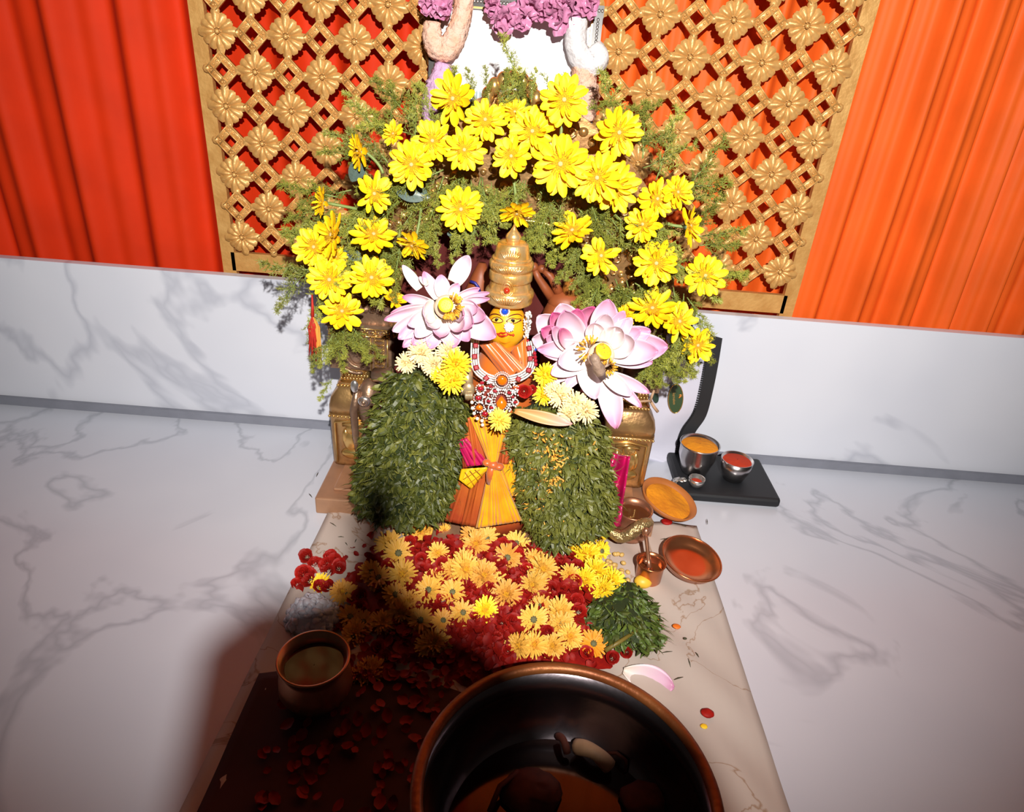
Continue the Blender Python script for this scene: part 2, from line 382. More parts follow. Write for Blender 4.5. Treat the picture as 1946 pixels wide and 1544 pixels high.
def lattice(label, x0, dx, z0, dz, irange, jrange, tilt, post):
    e = empty('lattice_screen', Vector((x0, YL, 0.40)), label, 'lattice')
    rg = ring_mesh(dx, dz)
    for j in jrange:
        for i in irange:
            x, z = x0 + dx * i, z0 - dz * j
            if z < 0.47 or z > 1.36: continue
            if x0 < 0 and x > -0.03 + (0.02 if (i + j) % 2 else 0): continue
            if x0 > 0 and x < 0.05: continue
            P = Vector((x - x0, 0, z - 0.40))
            if (i + j) % 2 == 0:
                obj('rosette', RM, M_gold, e, M=Matrix.Translation(P) @ RX @ Matrix.Rotation(rnd(-.15, .15), 4, 'Z') @ Matrix.Diagonal((1.0, 1.0, 1.0, 1)))
            else:
                obj('diamond_ring', rg, M_gold, e, M=Matrix.Translation(P) @ RX)
    # frame bars that carry the pieces: bottom rail standing on the floor by its posts
    xa = x0 + dx * (min(irange) - 0.5); xb = x0 + dx * (max(irange) + 0.5)
    if x0 < 0: xb = min(xb, 0.0)
    else: xa = max(xa, 0.004)
    mb = MB(); mb.box(((xa + xb) / 2, YL + 0.008, 0.44), (xb - xa, 0.016, 0.05)); obj('bottom_rail', mb, M_gold, e, smooth=False)
    mb = MB(); mb.box((post, YL + 0.008, 0.7), (0.035, 0.016, 1.4)); obj('side_post', mb, M_gold, e, smooth=False)
lattice('gold lattice of carved rosettes and beaded diamonds over deep red cloth', -0.503, 0.0785, 1.061, 0.0788, range(-3, 7), range(-4, 9), 0, -0.503 - 0.0785 * 3.6)
lattice('gold lattice of carved rosettes and beaded diamonds over bright orange cloth', 0.178, 0.0815, 1.004, 0.0790, range(-2, 7), range(-5, 8), 0, 0.178 + 0.0815 * 6.6)

# cream sheet lying on the floor
def shf(u, v):
    x = lerp(-0.41 - 0.03 * (1 - v), 0.47, u); y = lerp(0.05, 1.33, v)
    b = 0.004 + 0.0035 * math.sin(x * 31 + y * 13) * math.sin(y * 17 - x * 9) + 0.003 * math.sin(x * 60 + 40 * y)
    e = min(u, 1 - u, v) * 25
    return (x, y, 0.002 + b * min(1, max(0.15, e)) * 0.9)
mb = MB(); mb.grid(shf, 60, 80); so = obj('floor_sheet', mb, M_cloth, label='wrinkled cream sheet spread on the marble under the offerings', cat='sheet')
sm = so.modifiers.new('thick', 'SOLIDIFY'); sm.thickness = 0.002; sm.offset = 1

def mtf(u, v):  # dark cloth added to deepen the lower-left shade, reddish like its tint
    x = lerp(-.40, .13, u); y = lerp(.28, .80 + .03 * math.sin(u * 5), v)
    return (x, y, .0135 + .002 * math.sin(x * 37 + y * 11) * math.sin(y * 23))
mb = MB(); mb.grid(mtf, 40, 30); so = obj('shade_cloth', mb, mat('shade_red_cloth', (.055, .006, .005), .85, var=.3, vscale=9), label='dark red cloth added to deepen the shade under the front vessels', cat='cloth')
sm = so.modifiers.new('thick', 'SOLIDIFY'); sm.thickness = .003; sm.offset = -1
# ------------------------------------------------------------------ framed picture, leaning, with garland
def pic_mat():
    m = bpy.data.materials.new('picture_print'); m.use_nodes = True; N = m.node_tree.nodes; L = m.node_tree.links; b = N['Principled BSDF']
    b.inputs['Roughness'].default_value = 0.12; b.inputs['Coat Weight'].default_value = 0.5
    tc = N.new('ShaderNodeTexCoord'); sp = N.new('ShaderNodeSeparateXYZ'); L.new(tc.outputs['Generated'], sp.inputs[0])
    nz = N.new('ShaderNodeTexNoise'); nz.inputs['Scale'].default_value = 4; nz.inputs['Detail'].default_value = 4; L.new(tc.outputs['Generated'], nz.inputs['Vector'])
    r1 = N.new('ShaderNodeValToRGB'); r1.color_ramp.elements[0].position = .30; r1.color_ramp.elements[1].position = .42
    r1.color_ramp.elements[0].color = (.55, .62, .78, 1); r1.color_ramp.elements[1].color = (.95, .96, .98, 1); L.new(nz.outputs['Fac'], r1.inputs['Fac'])
    wv = N.new('ShaderNodeTexNoise'); wv.inputs['Scale'].default_value = 1; mp = N.new('ShaderNodeMapping'); mp.inputs['Scale'].default_value = (70, 70, 9)
    L.new(tc.outputs['Generated'], mp.inputs['Vector']); L.new(mp.outputs[0], wv.inputs['Vector'])
    r2 = N.new('ShaderNodeValToRGB'); r2.color_ramp.elements[0].position = .4; r2.color_ramp.elements[1].position = .62
    r2.color_ramp.elements[0].color = (.30, .40, .42, 1); r2.color_ramp.elements[1].color = (.75, .82, .86, 1); L.new(wv.outputs['Fac'], r2.inputs['Fac'])
    # hills: band rising towards one side
    ad = N.new('ShaderNodeMath'); ad.operation = 'MULTIPLY_ADD'; ad.inputs[1].default_value = 0.14; L.new(nz.outputs['Fac'], ad.inputs[0])
    L.new(sp.outputs['Z'], ad.inputs[2])
    st = N.new('ShaderNodeValToRGB'); st.color_ramp.elements[0].position = .735; st.color_ramp.elements[1].position = .77; L.new(ad.outputs[0], st.inputs['Fac'])
    mx = N.new('ShaderNodeMixRGB'); L.new(st.outputs['Color'], mx.inputs[0]); L.new(r2.outputs['Color'], mx.inputs[1]); L.new(r1.outputs['Color'], mx.inputs[2])
    L.new(mx.outputs[0], b.inputs['Base Color']); return m
W_, H_ = 0.375, 0.46
TLp = at(840, 12, 1.705); TRp = at(1124, 36, 1.705); ctr = (TLp + TRp) / 2
lean = math.radians(9); rollz = 0.0
PM = Matrix.Translation(ctr) @ Matrix.Rotation(rollz, 4, 'Y') @ Matrix.Rotation(-lean, 4, 'X')
PB = PM @ Matrix.Translation((0, 0, -H_))
e = empty('framed_picture', None, 'framed landscape picture under glass behind the flower arch', 'picture', M=PB)
WW = (TRp - TLp).length
mb = MB(); mb.box((0, 0.006, H_ / 2), (WW, 0.006, H_)); obj('picture', mb, pic_mat(), e, M=Matrix.Identity(4), smooth=False)
for nm, c, s in (('top_rail', (0, 0, H_ + .012), (WW + .05, .02, .024)), ('bottom_rail', (0, 0, -.012), (WW + .05, .02, .024)), ('side_rail', (-WW / 2 - .012, 0, H_ / 2), (.024, .02, H_ + .0)), ('side_rail', (WW / 2 + .012, 0, H_ / 2), (.024, .02, H_ + .0))):
    mb = MB(); mb.box(c, s); r = obj(nm, mb, M_picblack, e, M=Matrix.Identity(4), smooth=False)
    # silver leaf dots and inner gold line
    mb = MB(); n = int(max(s[0], s[2]) / 0.007); horiz = s[0] > s[2]
    for k in range(n):
        t = (k + .5) / n - .5
        p = (c[0] + (t * s[0] if horiz else 0.002), -0.0105, c[2] + (0.002 if horiz else t * s[2]))
        mb.ball(p, (0.0032, 0.0015, 0.004), 6, 4)
    obj('silver_dots', mb, M_silver, r, M=Matrix.Identity(4))
    mb = MB(); k = 0.0105
    sgn = -1 if (c[2] > H_ or c[0] > 0.01) else 1
    if horiz: mb.box((c[0], -0.0105, c[2] + sgn * k), (WW, .003, .0035))
    else: mb.box((c[0] + sgn * k, -0.0105, c[2]), (.0035, .003, s[2]))
    obj('gold_line', mb, M_brassy, r, M=Matrix.Identity(4), smooth=False)

def fuzzy(pts, rad, n=14, sub=8, jit=0.12, seed=1, lump=0.0):
    rs = random.Random(seed); P = [Vector(p) for p in pts]; out = []; rr = []
    k = len(P)
    for i in range(k - 1):
        p0, p1, p2, p3 = P[max(0, i - 1)], P[i], P[i + 1], P[min(k - 1, i + 2)]
        r1, r2 = (rad[i], rad[i + 1]) if hasattr(rad, '__len__') else (rad, rad)
        for s in range(sub):
            t = s / sub
            out.append(0.5 * ((2 * p1) + (p2 - p0) * t + (2 * p0 - 5 * p1 + 4 * p2 - p3) * t * t + (3 * p1 - p0 - 3 * p2 + p3) * t ** 3))
            rr.append(lerp(r1, r2, t) * (1 + lump * math.sin((i + t) * 9)))
    out.append(P[-1]); rr.append((rad[-1] if hasattr(rad, '__len__') else rad) * .8)
    mb = MB(); mb.tube(out, rr, n)
    cs = [out[i // n] for i in range(len(mb.v))]
    mb.v = [tuple(cs[i] + (Vector(v) - cs[i]) * (1 + rs.uniform(-jit, jit))) for i, v in enumerate(mb.v)]
    return mb
def pxpath(l, Y): return [at(x, y, Y if len(q) == 0 else q[0]) for (x, y, *q) in l]
YG = 1.66
u = upx(at(960, 80, YG))
def strand(path, rad, m, label, seed, jit=.1, lump=0, Y=YG):
    P = pxpath(path, Y)
    return obj('garland_strand', fuzzy(P, [r * u for r in rad] if hasattr(rad, '__len__') else rad * u, 18, 9, jit, seed, lump), m, label=label, cat='garland')
strand([(884, -30), (880, 20), (868, 62), (850, 92), (834, 92), (822, 72), (822, 40)], [17, 18, 20, 22, 23, 20, 15], M_peach, 'fluffy peach garland strand hooked over the picture frame', 3)
strand([(846, 120), (838, 160), (830, 205), (832, 260)], [16, 28, 30, 26], M_lilac, 'fluffy lilac garland strand hanging below the peach one', 4, .12)
strand([(1098, 34), (1094, 78), (1104, 110), (1126, 122), (1138, 108), (1128, 84)], [20, 21, 22, 22, 20, 13], M_whiteg, 'smooth white garland strand curling at the picture corner', 5, .04)
strand([(1100, 122), (1110, 150), (1118, 185), (1112, 230)], [14, 23, 22, 17], M_peach, 'pale peach strand hanging below the white curled strand', 6, .14)
def blossom_mesh(seed):
    rs = random.Random(seed); mb = MB()
    for k in range(16):
        a = rs.uniform(0, 2 * PI); el = rs.uniform(-.6, 1.1); L = rs.uniform(.7, 1.1); wv = rs.uniform(0, 6)
        def fn(uu, v):
            s = (v - .5) * 2; ww = .42 * math.sin(min(1, uu * .9 + .1) * PI * .8) ** .6
            return (uu * L, s * ww + .05 * math.sin(uu * 9 + wv), .18 * math.sin(s * 3 + wv) * uu + .22 * uu * uu + .08 * math.sin(uu * 8 + wv))
        mb.grid(fn, 6, 5, Matrix.Rotation(a, 4, 'Z') @ Matrix.Rotation(-el, 4, 'Y'))
    return mb.mesh('blossom')
BL = [blossom_mesh(s) for s in range(4)]
for i, (x, y, r, lab) in enumerate([
    (818, 6, 22, 'mauve cloth blossom at the outer end beside the peach strand'), (846, 12, 26, 'plump mauve cloth blossom overlapping the peach strand'),
    (938, 8, 26, 'mauve cloth blossom nearest the bare black frame edge'), (960, 34, 30, 'mauve cloth blossom with a long pointed tip over the picture'), (984, 30, 28, 'mauve cloth blossom hanging over the middle of the picture'),
    (1012, 4, 28, 'mauve cloth blossom at the very top over the frame rail'), (1040, 18, 28, 'mauve cloth blossom between frame rail and white strand'), (1062, 30, 30, 'mauve cloth blossom drooping lowest before the white strand'), (1088, 12, 30, 'mauve cloth blossom just above the white strand'), (1114, 8, 26, 'mauve cloth blossom at the picture corner above the white strand')]):
    P = at(x, y, YG - 0.012 * (i % 2) - .005)
    obj('cloth_blossom', BL[i % 4], M_pink, M=TRS(P, frame((rnd(-.5, .5), -1, rnd(-.6, .1))) @ Matrix.Rotation(rnd(0, 6), 3, 'Z'), r * u), label=lab, cat='blossom', group='mauve blossoms along the picture frame')
# ------------------------------------------------------------------ brass throne
YP = 1.40
XC = -0.045
def Pz(py, px=670, Y=YP): return at(px, py, Y).z
throne_o = Vector((XC, 1.33, 0.0))
th = empty('brass_throne', throne_o, 'carved brass throne with arched back and two pillars around the goddess', 'throne')
mb = MB(); mb.box((XC, 1.375, 0.0225), (0.79, 0.215, 0.045)); bevel(obj('base_plank', mb, M_plank, th, smooth=False), 0.004)
mb = MB(); mb.box((XC, 1.385, 0.049), (0.72, 0.17, 0.008)); bevel(obj('base_step', mb, M_plank, th, smooth=False), 0.003)

def sq(prof, n=4):
    """square rounded column from (half width, z) pairs"""
    mb = MB(); vs = []; fs = []; K = 20
    def sec(h):
        out = []
        for i in range(K):
            a = 2 * PI * i / K + PI / K; c, s = math.cos(a), math.sin(a); e = 0.32
            out.append((h * math.copysign(abs(c) ** e, c), h * 0.75 * math.copysign(abs(s) ** e, s)))
        return out
    for h, z in prof: vs += [(x, y, z) for x, y in sec(h)]
    for j in range(len(prof) - 1):
        for i in range(K):
            b = (i + 1) % K; fs.append((j * K + i, j * K + b, (j + 1) * K + b, (j + 1) * K + i))
    fs.append(tuple(reversed(range(K)))); fs.append(tuple((len(prof) - 1) * K + i for i in range(K)))
    return mb.add(vs, fs)

zb = 0.053; zsh0, zsh1, zn1, zcap1, zcor = Pz(790), Pz(742), Pz(706), Pz(622), Pz(588)
for side in (-1, 1):
    px0 = at(625, 800, YP).x
    hw = 0.062; cx = (px0 + hw) if side < 0 else (2 * XC - (px0 + hw))
    T = Matrix.Translation((cx, YP + 0.045, 0))
    def put(name, mb, m, **k):
        mb.v = [tuple(T @ Vector(v)) for v in mb.v]
        return obj(name, mb, m, th, **k)
    put('pillar_plinth', sq([(hw * .96, zb), (hw * .98, zb + .01), (hw * 1.0, lerp(zb, zsh0, .5)), (hw * 1.02, zsh0 - .012), (hw * 1.05, zsh0 - .008), (hw * 1.05, zsh0)]), M_brass)
    put('pillar_shoulder', sq([(hw * 1.03, zsh0), (hw * 1.03, zsh0 + .02), (hw * .95, lerp(zsh0, zsh1, .6)), (hw * .72, zsh1 - .008), (hw * .66, zsh1), (hw * .70, zsh1 + .006), (hw * .62, zsh1 + .01)]), M_brass)
    put('pillar_neck', sq([(hw * .60, zsh1 + .01), (hw * .58, zn1 - .006), (hw * .72, zn1)]), M_brassy)
    # plinth relief: seated attendant in a sunk panel
    mb = MB(); f = -hw * .78
    zc = lerp(zb, zsh0, .52); h = zsh0 - zb
    mb.ball((0.006 * side, f, zc + h * .24), (.016, .010, .017), 12, 8); mb.ball((0.006 * side, f, zc), (.024, .012, .030), 12, 8)
    mb.ball((0.0, f, zc - h * .24), (.036, .013, .016), 12, 8); mb.ball((.024, f, zc + .004), (.009, .009, .026), 8, 6); mb.ball((-.022, f, zc + .01), (.009, .009, .024), 8, 6)
    mb.tube([(-.045, f, zb + .012), (-.047, f, zsh0 - .02), (0, f, zsh0 - .012), (.047, f, zsh0 - .02), (.045, f, zb + .012)], .0035, 6)
    mb.tube([(-.028, f, zsh0 - .025), (0, f - .004, zsh0 - .018), (.03, f, zsh0 - .028)], .005, 6)
    put('plinth_relief', mb, M_brassy)
    mb = MB()
    for k in range(11): mb.ball((lerp(-hw * .62, hw * .62, k / 10), -hw * .52, zsh1 + .004), .0042, 6, 4)
    for k in range(13): mb.ball((lerp(-hw * .95, hw * .95, k / 12), -hw * .78, zsh0 - .004), .0036, 6, 4)
    put('bead_row', mb, M_brassy)
    mb = MB()
    for k in range(9):
        for r in range(3):
            mb.ball((lerp(-hw * .5, hw * .5, (k + .5 * (r % 2)) / 8.5), -hw * .46, zn1 - .010 - r * .009), (.003, .002, .004), 6, 4)
    put('neck_mesh', mb, M_brassy)
    # capital: carved block
    cw = 0.072; inn = 0.030 * (-side)
    mb = MB(); mb.box((inn * .6, 0.0, (zn1 + zcap1) / 2), (cw * 2.0, 0.075, zcap1 - zn1)); bevel(put('pillar_capital', mb, M_brassd, smooth=False), .003)
    mb = MB(); mb.box((inn * .6, -.004, zcap1 + .004), (cw * 2.1, .085, .008)); mb.box((inn * .6, 0, (zcap1 + zcor) / 2), (cw * 1.8, .07, (zcor - zcap1) * .9))
    for k in range(9): mb.ball((inn * .6 + lerp(-cw * .85, cw * .85, k / 8), -.034, zcor), (.010, .012, .010), 8, 6)
    put('cornice', mb, M_brassd, smooth=False)
    f = -.040; H = zcap1 - zn1; cx2 = inn * .6
    mb = MB()
    vx = cx2 - side * cw * .62                       # vertical carved strip on the inner side
    for k in range(7):
        z = zn1 + H * (.08 + .105 * k)
        for s2 in (-1, 1):
            mb.tube([(vx, f, z), (vx + s2 * .009, f - .002, z + .006), (vx + s2 * .012, f, z + .014), (vx + s2 * .005, f - .001, z + .012)], .0018, 5)
    for s2 in (-1, 1): mb.box((vx + s2 * .019, f, zn1 + H * .42), (.003, .006, H * .78))
    for zz in (.80, .97): mb.box((cx2, f, zn1 + H * zz), (cw * 1.95, .006, .003))
    for k in range(6):
        x = cx2 + lerp(-cw * .85, cw * .85, k / 5); z = zn1 + H * .885
        for q in range(5):
            a = q * 2 * PI / 5; mb.tube([(x, f, z), (x + .008 * math.cos(a), f - .003, z + .006 * math.sin(a)), (x + .010 * math.cos(a + .7), f, z + .008 * math.sin(a + .7))], .0016, 5)
    put('carved_strip', mb, M_brassy)
    mb = MB(); bx = cx2 + side * .004; bz = zn1 + H * .42
    mb.ball((bx, f + .006, bz), (.024, .018, .030), 18, 12); put('round_boss', mb, M_brassd)
    mb = MB(); mb.tube([(bx + .030 * math.cos(q * PI / 10), f, bz + .037 * math.sin(q * PI / 10)) for q in range(20)], .0028, 6, closed=True)
    mb.tube([(bx + side * .005 + .044 * math.cos(q * PI / 10), f, bz - .006 + .046 * math.sin(q * PI / 10)) for q in range(8, 17)], .004, 6)
    put('boss_ring', mb, M_brassd)
    if side < 0:                                     # beast head turned to the front (hidden on the other side)
        hp = at(703, 765, YP - .03); uu = upx(hp)
        mb = MB(); mb.ball(hp, (24 * uu, 28 * uu, 50 * uu), 20, 14); mb.ball(hp + Vector((10 * uu, -.012, -34 * uu)), (20 * uu, 24 * uu, 24 * uu), 16, 10)
        mb.tube([at(679, 742, YP - .05), at(672, 780, YP - .05), at(676, 830, YP - .045), at(684, 880, YP - .04)], [.008, .009, .008, .004], 10)
        mb.tube([at(712, 712, YP - .04), at(735, 715, YP - .05), at(750, 705, YP - .045)], [.016, .018, .012], 12)
        hd = obj('beast_head', mb, M_brassd, th)
        mb = MB(); c = at(674, 735, YP - .07); mb.ball(c, (7.5 * uu, .006, 13 * uu), 14, 10); r = obj('ear', mb, M_silver, hd); r.matrix_parent_inverse = Matrix.Identity(4)
        mb = MB(); c = at(692, 763, YP - .068); mb.ball(c, (12 * uu, .008, 11 * uu), 16, 10); ey = obj('eye', mb, M_silver, hd)
        mb = MB(); mb.ball(c + Vector((0, -.008, 0)), (4.5 * uu, .004, 4.5 * uu), 10, 8)
        mb.tube([c + Vector((7 * uu * math.cos(q * PI / 6), -.006, 6.5 * uu * math.sin(q * PI / 6))) for q in range(12)], .0014, 6, closed=True)
        obj('pupil', mb, M_brassd, hd)
# arch
YA = 1.44
outer = [(652, 625), (640, 560), (648, 480), (685, 380), (750, 290), (850, 215), (975, 172), (1095, 215), (1185, 295), (1248, 390), (1280, 500), (1275, 600), (1262, 640)]
inner = [(756, 640), (752, 590), (762, 530), (790, 475), (840, 440), (905, 424), (975, 418), (1045, 428), (1100, 458), (1138, 510), (1152, 570), (1156, 620), (1156, 655)]
def dens(l, n):
    P = [Vector((*q, 0)) for q in l]; out = []
    for i in range(len(P) - 1):
        p0, p1, p2, p3 = P[max(0, i - 1)], P[i], P[i + 1], P[min(len(P) - 1, i + 2)]
        for s in range(n):
            t = s / n; out.append(0.5 * ((2 * p1) + (p2 - p0) * t + (2 * p0 - 5 * p1 + 4 * p2 - p3) * t * t + (3 * p1 - p0 - 3 * p2 + p3) * t ** 3))
    return out + [P[-1]]
O, I = dens(outer, 5), dens(inner, 5); n = len(O)
mb = MB(); vs = []
for a, b in zip(O, I):
    po, pi = at(a.x, a.y, YA), at(b.x, b.y, YA); vs += [po, pi, po + Vector((0, .022, 0)), pi + Vector((0, .022, 0))]
fs = []
for i in range(n - 1):
    a, b = 4 * i, 4 * i + 4; fs += [(a, b, b + 1, a + 1), (a + 2, a + 3, b + 3, b + 2), (a, a + 2, b + 2, b), (a + 1, b + 1, b + 3, a + 3)]
fs += [(0, 1, 3, 2), (4 * n - 4, 4 * n - 2, 4 * n - 1, 4 * n - 3)]
mb.add(vs, fs); obj('arch_band', mb, M_brass, th, sharp=30)
rs = random.Random(5); mb = MB()
for i in range(0, n, 1):
    for t in (.12, .34, .56, .78, .95):
        q = O[i].lerp(I[i], t + rs.uniform(-.05, .05)); c = at(q.x, q.y, YA - .003)
        if rs.random() < .55: mb.ball(c, (rs.uniform(.006, .012), .007, rs.uniform(.006, .012)), 8, 6)
        else:
            a0 = rs.uniform(0, 6); r = rs.uniform(.008, .013)
            mb.tube([c + Vector((r * (1 - k * .09) * math.cos(a0 + k * .8), -.003, r * (1 - k * .09) * math.sin(a0 + k * .8))) for k in range(8)], .0028, 5)
obj('arch_scrolls', mb, M_brassy, th, kind='stuff')
mb = MB(); mb.tube([at(q.x, q.y, YA - .004) for q in I], .006, 8); obj('arch_inner_bead', mb, M_brassy, th)
mb = MB(); c = at(972, 205, YA - .01)                    # crest with leaves
for k in range(9):
    a = PI * k / 8; mb.ball(c + Vector((.05 * math.cos(a), -.004, .05 * math.sin(a))), (.013, .012, .017), 10, 8)
mb.ball(c, (.034, .022, .032), 16, 10)
for s2 in (-1, 1): mb.ball(c + Vector((s2 * .015, -.02, .008)), .008, 10, 8)
obj('arch_crest', mb, M_brassy, th)
# dark cloth behind the goddess
mb = MB()
xl, xr = at(745, 600, YA + .03).x, at(1165, 640, YA + .03).x; zt = at(975, 400, YA + .03).z
mb.grid(lambda a, b: (lerp(xl, xr, a), YA + .045 + .006 * math.sin(a * 40) , lerp(0.06, zt, b)), 60, 6)
bc = obj('back_cloth', mb, M_maroon, th); s_ = bc.modifiers.new('thick', 'SOLIDIFY'); s_.thickness = .003

# small statue in the shade behind the crown
so_ = at(1065, 600, 1.40); g = upx(so_)
def S(x, y, Y=1.395): return at(x, y, Y)
st = empty('small_statue', Vector((so_.x, 1.395, 0.06)), 'dim reddish-brown statue in the shade beside the crown', 'statue')
mb = MB(); mb.tube([Vector((so_.x, 1.395, .055)), Vector((so_.x, 1.395, .25)), S(1065, 640), S(1062, 590), S(1058, 572)], [.03, .034, .040, .036, .020], 16); mb.ball(S(1075, 575), (34 * g, .03, 22 * g), 16, 10); obj('torso', mb, M_terra, st)
mb = MB(); mb.tube([S(1048, 565), S(1034, 545), S(1022, 527), S(1016, 512)], [.011, .0095, .008, .007], 10); mb.ball(S(1015, 508), (8 * g, .01, 9 * g), 10, 8); obj('arm', mb, M_terra, st)
mb = MB(); mb.tube([S(1062, 556), S(1055, 540), S(1046, 525), S(1034, 514)], [.011, .010, .008, .007], 10); mb.ball(S(1030, 511), (9 * g, .01, 8 * g), 10, 8); obj('arm', mb, M_terra, st)
mb = MB(); mb.ball(S(1084, 548), (15 * g, .022, 19 * g), 16, 12); mb.ball(S(1082, 568), (18 * g, .02, 12 * g), 12, 8); obj('head', mb, mat('ochre_clay', (0.36, 0.13, 0.02), .5, var=.3), st)
ss = at(905, 560, 1.41)
st2 = empty('draped_statue', Vector((ss.x, 1.41, .06)), 'dim brown draped figure with a blue edge behind the crown', 'statue')
mb = MB(); mb.tube([Vector((ss.x, 1.41, .055)), at(905, 600, 1.41), at(907, 560, 1.41), at(914, 525, 1.41), at(917, 500, 1.41)], [.034, .034, .030, .020, .008], 14); obj('drape', mb, M_terra, st2)
mb = MB(); mb.tube([at(894, 535, 1.385), at(903, 538, 1.38), at(909, 546, 1.38), at(912, 556, 1.38)], .0032, 8); obj('blue_edge', mb, mat('blue_trim', (.02, .02, .22), .4), st2)

# ------------------------------------------------------------------ the goddess idol
YI = 1.25
ax = at(965, 620, YI); AX = ax.x - 0.001
idol_o = Vector((AX, YI, 0.053))
idol = empty('goddess_idol', idol_o, 'goddess idol with yellow painted face, tall metal crown and silk dress', 'idol')
T0 = Matrix.Translation((AX, YI, 0))
# body under the dress
def zpy(py, Y=YI): return at(965, py, Y).z
z0 = 0.053
prof = [(.088, z0), (.092, .09), (.082, .16), (.066, zpy(885) + .0), (.070, zpy(830)), (.078, zpy(780)), (.078, zpy(740)), (.064, zpy(700)), (.040, zpy(672)), (.024, zpy(655)), (.024, zpy(640))]
mb = MB(); mb.lathe(prof, 32, T0); obj('body', mb, M_rust, idol)
fc = at(963, 619, YI - .005); fu = upx(fc); frx, fry, frz = 37 * fu, .040, 46 * fu
mb = MB(); mb.ball(fc, (frx, fry, frz), 40, 28)
# cheeks, nose and chin shaped into the mask
vv = []
for v in mb.v:
    p = Vector(v); d = p - fc
    if d.y < 0:
        a = d.x / frx; b = d.z / frz; px_ = a; 
        p.y -= .008 * math.exp(-((a - .05) / .16) ** 2 - ((b + .12) / .24) ** 2)          # nose
        p.y -= .004 * math.exp(-((a - .05) / .3) ** 2 - ((b + .75) / .2) ** 2)             # chin
        p.y += .003 * math.exp(-((abs(a - .03) - .38) / .2) ** 2 - ((b - .18) / .16) ** 2)  # eye sockets
        p.y -= .003 * math.exp(-((a - .0) / .25) ** 2 - ((b + .42) / .10) ** 2)            # mouth
    if d.z < -.4 * frz: p.x = fc.x + d.x * (1 - .22 * (-(d.z / frz) - .4))
    vv.append(tuple(p))
mb.v = vv; face = obj('face', mb, M_face, idol)
face_me = face.data
from mathutils.bvhtree import BVHTree
fb = BVHTree.FromPolygons([Vector(v) for v in mb.v], mb.f)
def onf(px, py, off=.001):
    d = ray(px, py).normalized(); h = fb.ray_cast(CAM, d)
    if h[0] is None: h = fb.find_nearest(at(px, py, fc.y - .03))
    return h[0] + h[1].normalized() * off if h[1].dot(d) < 0 else h[0] - h[1].normalized() * off
def fpart(name, mb, m, parent=None):
    o = obj(name, mb, m, face); o.matrix_parent_inverse = Matrix.Identity(4); return o
def line(pts, r, n=6): 
    m_ = MB(); P = dens(pts, 4); m_.tube([onf(p.x, p.y, .0008) for p in P], [r * fu * (0.45 + .55 * math.sin(PI * min(1, max(0, i / (len(P) - 1))))) for i in range(len(P))], n); return m_
for cx_, l in ((945, [(934, 609), (938, 605), (945, 603), (952, 606), (956, 611), (950, 613.5), (943, 613.5), (937, 611.5), (934, 609)]), (975, [(962, 611), (967, 607), (974, 605), (981, 607), (990, 607), (984, 612), (977, 614.5), (968, 613.5), (962, 611)])):
    P = [onf(p.x, p.y, .0007) for p in dens(l, 3)]; c = sum(P, Vector()) / len(P); c = onf(sum(q[0] for q in l[:-1]) / 8, sum(q[1] for q in l[:-1]) / 8, .0018)
    m_ = MB(); m_.add([c] + P, [(0, i, i + 1) for i in range(1, len(P))]); fpart('eye', m_, M_eyew)
    m_ = MB(); m_.tube(P, .85 * fu, 6, closed=True); fpart('eye_outline', m_, M_ink)
    m_ = MB(); m_.ball(onf(cx_ + (0 if cx_ < 960 else -1), 608.5 if cx_ < 960 else 610, .0014), (3.9 * fu, 1.2 * fu, 3.9 * fu), 12, 8); fpart('iris', m_, M_iris)
fpart('eyebrow', line([(928, 606), (932, 600), (939, 597.5), (947, 598.5), (953, 602)], 1.3), M_ink)
fpart('eyebrow', line([(965, 604), (970, 600.5), (978, 598), (986, 598), (992, 602)], 1.1), M_ink)
fpart('eyebrow', line([(980, 613.5), (986, 611), (991, 609)], 1.0), M_ink)
fpart('lips', line([(944, 634), (949, 634.5), (953, 632.8), (957, 634.2), (961, 633), (966, 635)], 2.0), M_lip)
fpart('lips', line([(945, 634.5), (950, 638), (956, 639.3), (962, 638), (966, 635)], 2.2), M_lip)
fpart('mouth_line', line([(964, 635), (969, 636.5), (973, 637)], 1.6), M_lip)
m_ = MB(); m_.ball(onf(975, 637, .0006), 2.6 * fu, 10, 8); fpart('red_dot', m_, M_lip)
fpart('chin_line', line([(948, 647), (954, 651), (962, 652), (970, 649)], .55), M_amber)
# forehead gem
m_ = MB(); c = onf(960, 594, .004)
for k in range(14): m_.ball(c + Vector((8.2 * fu * math.cos(k * PI / 7), -.0005, 8.2 * fu * math.sin(k * PI / 7))), 2.0 * fu, 6, 5)
fg = fpart('gem_setting', m_, M_stone)
m_ = MB(); m_.ball(c + Vector((0, -.001, 0)), (6.2 * fu, 3 * fu, 6.2 * fu), 12, 8); fpart('blue_gem', m_, M_blue)

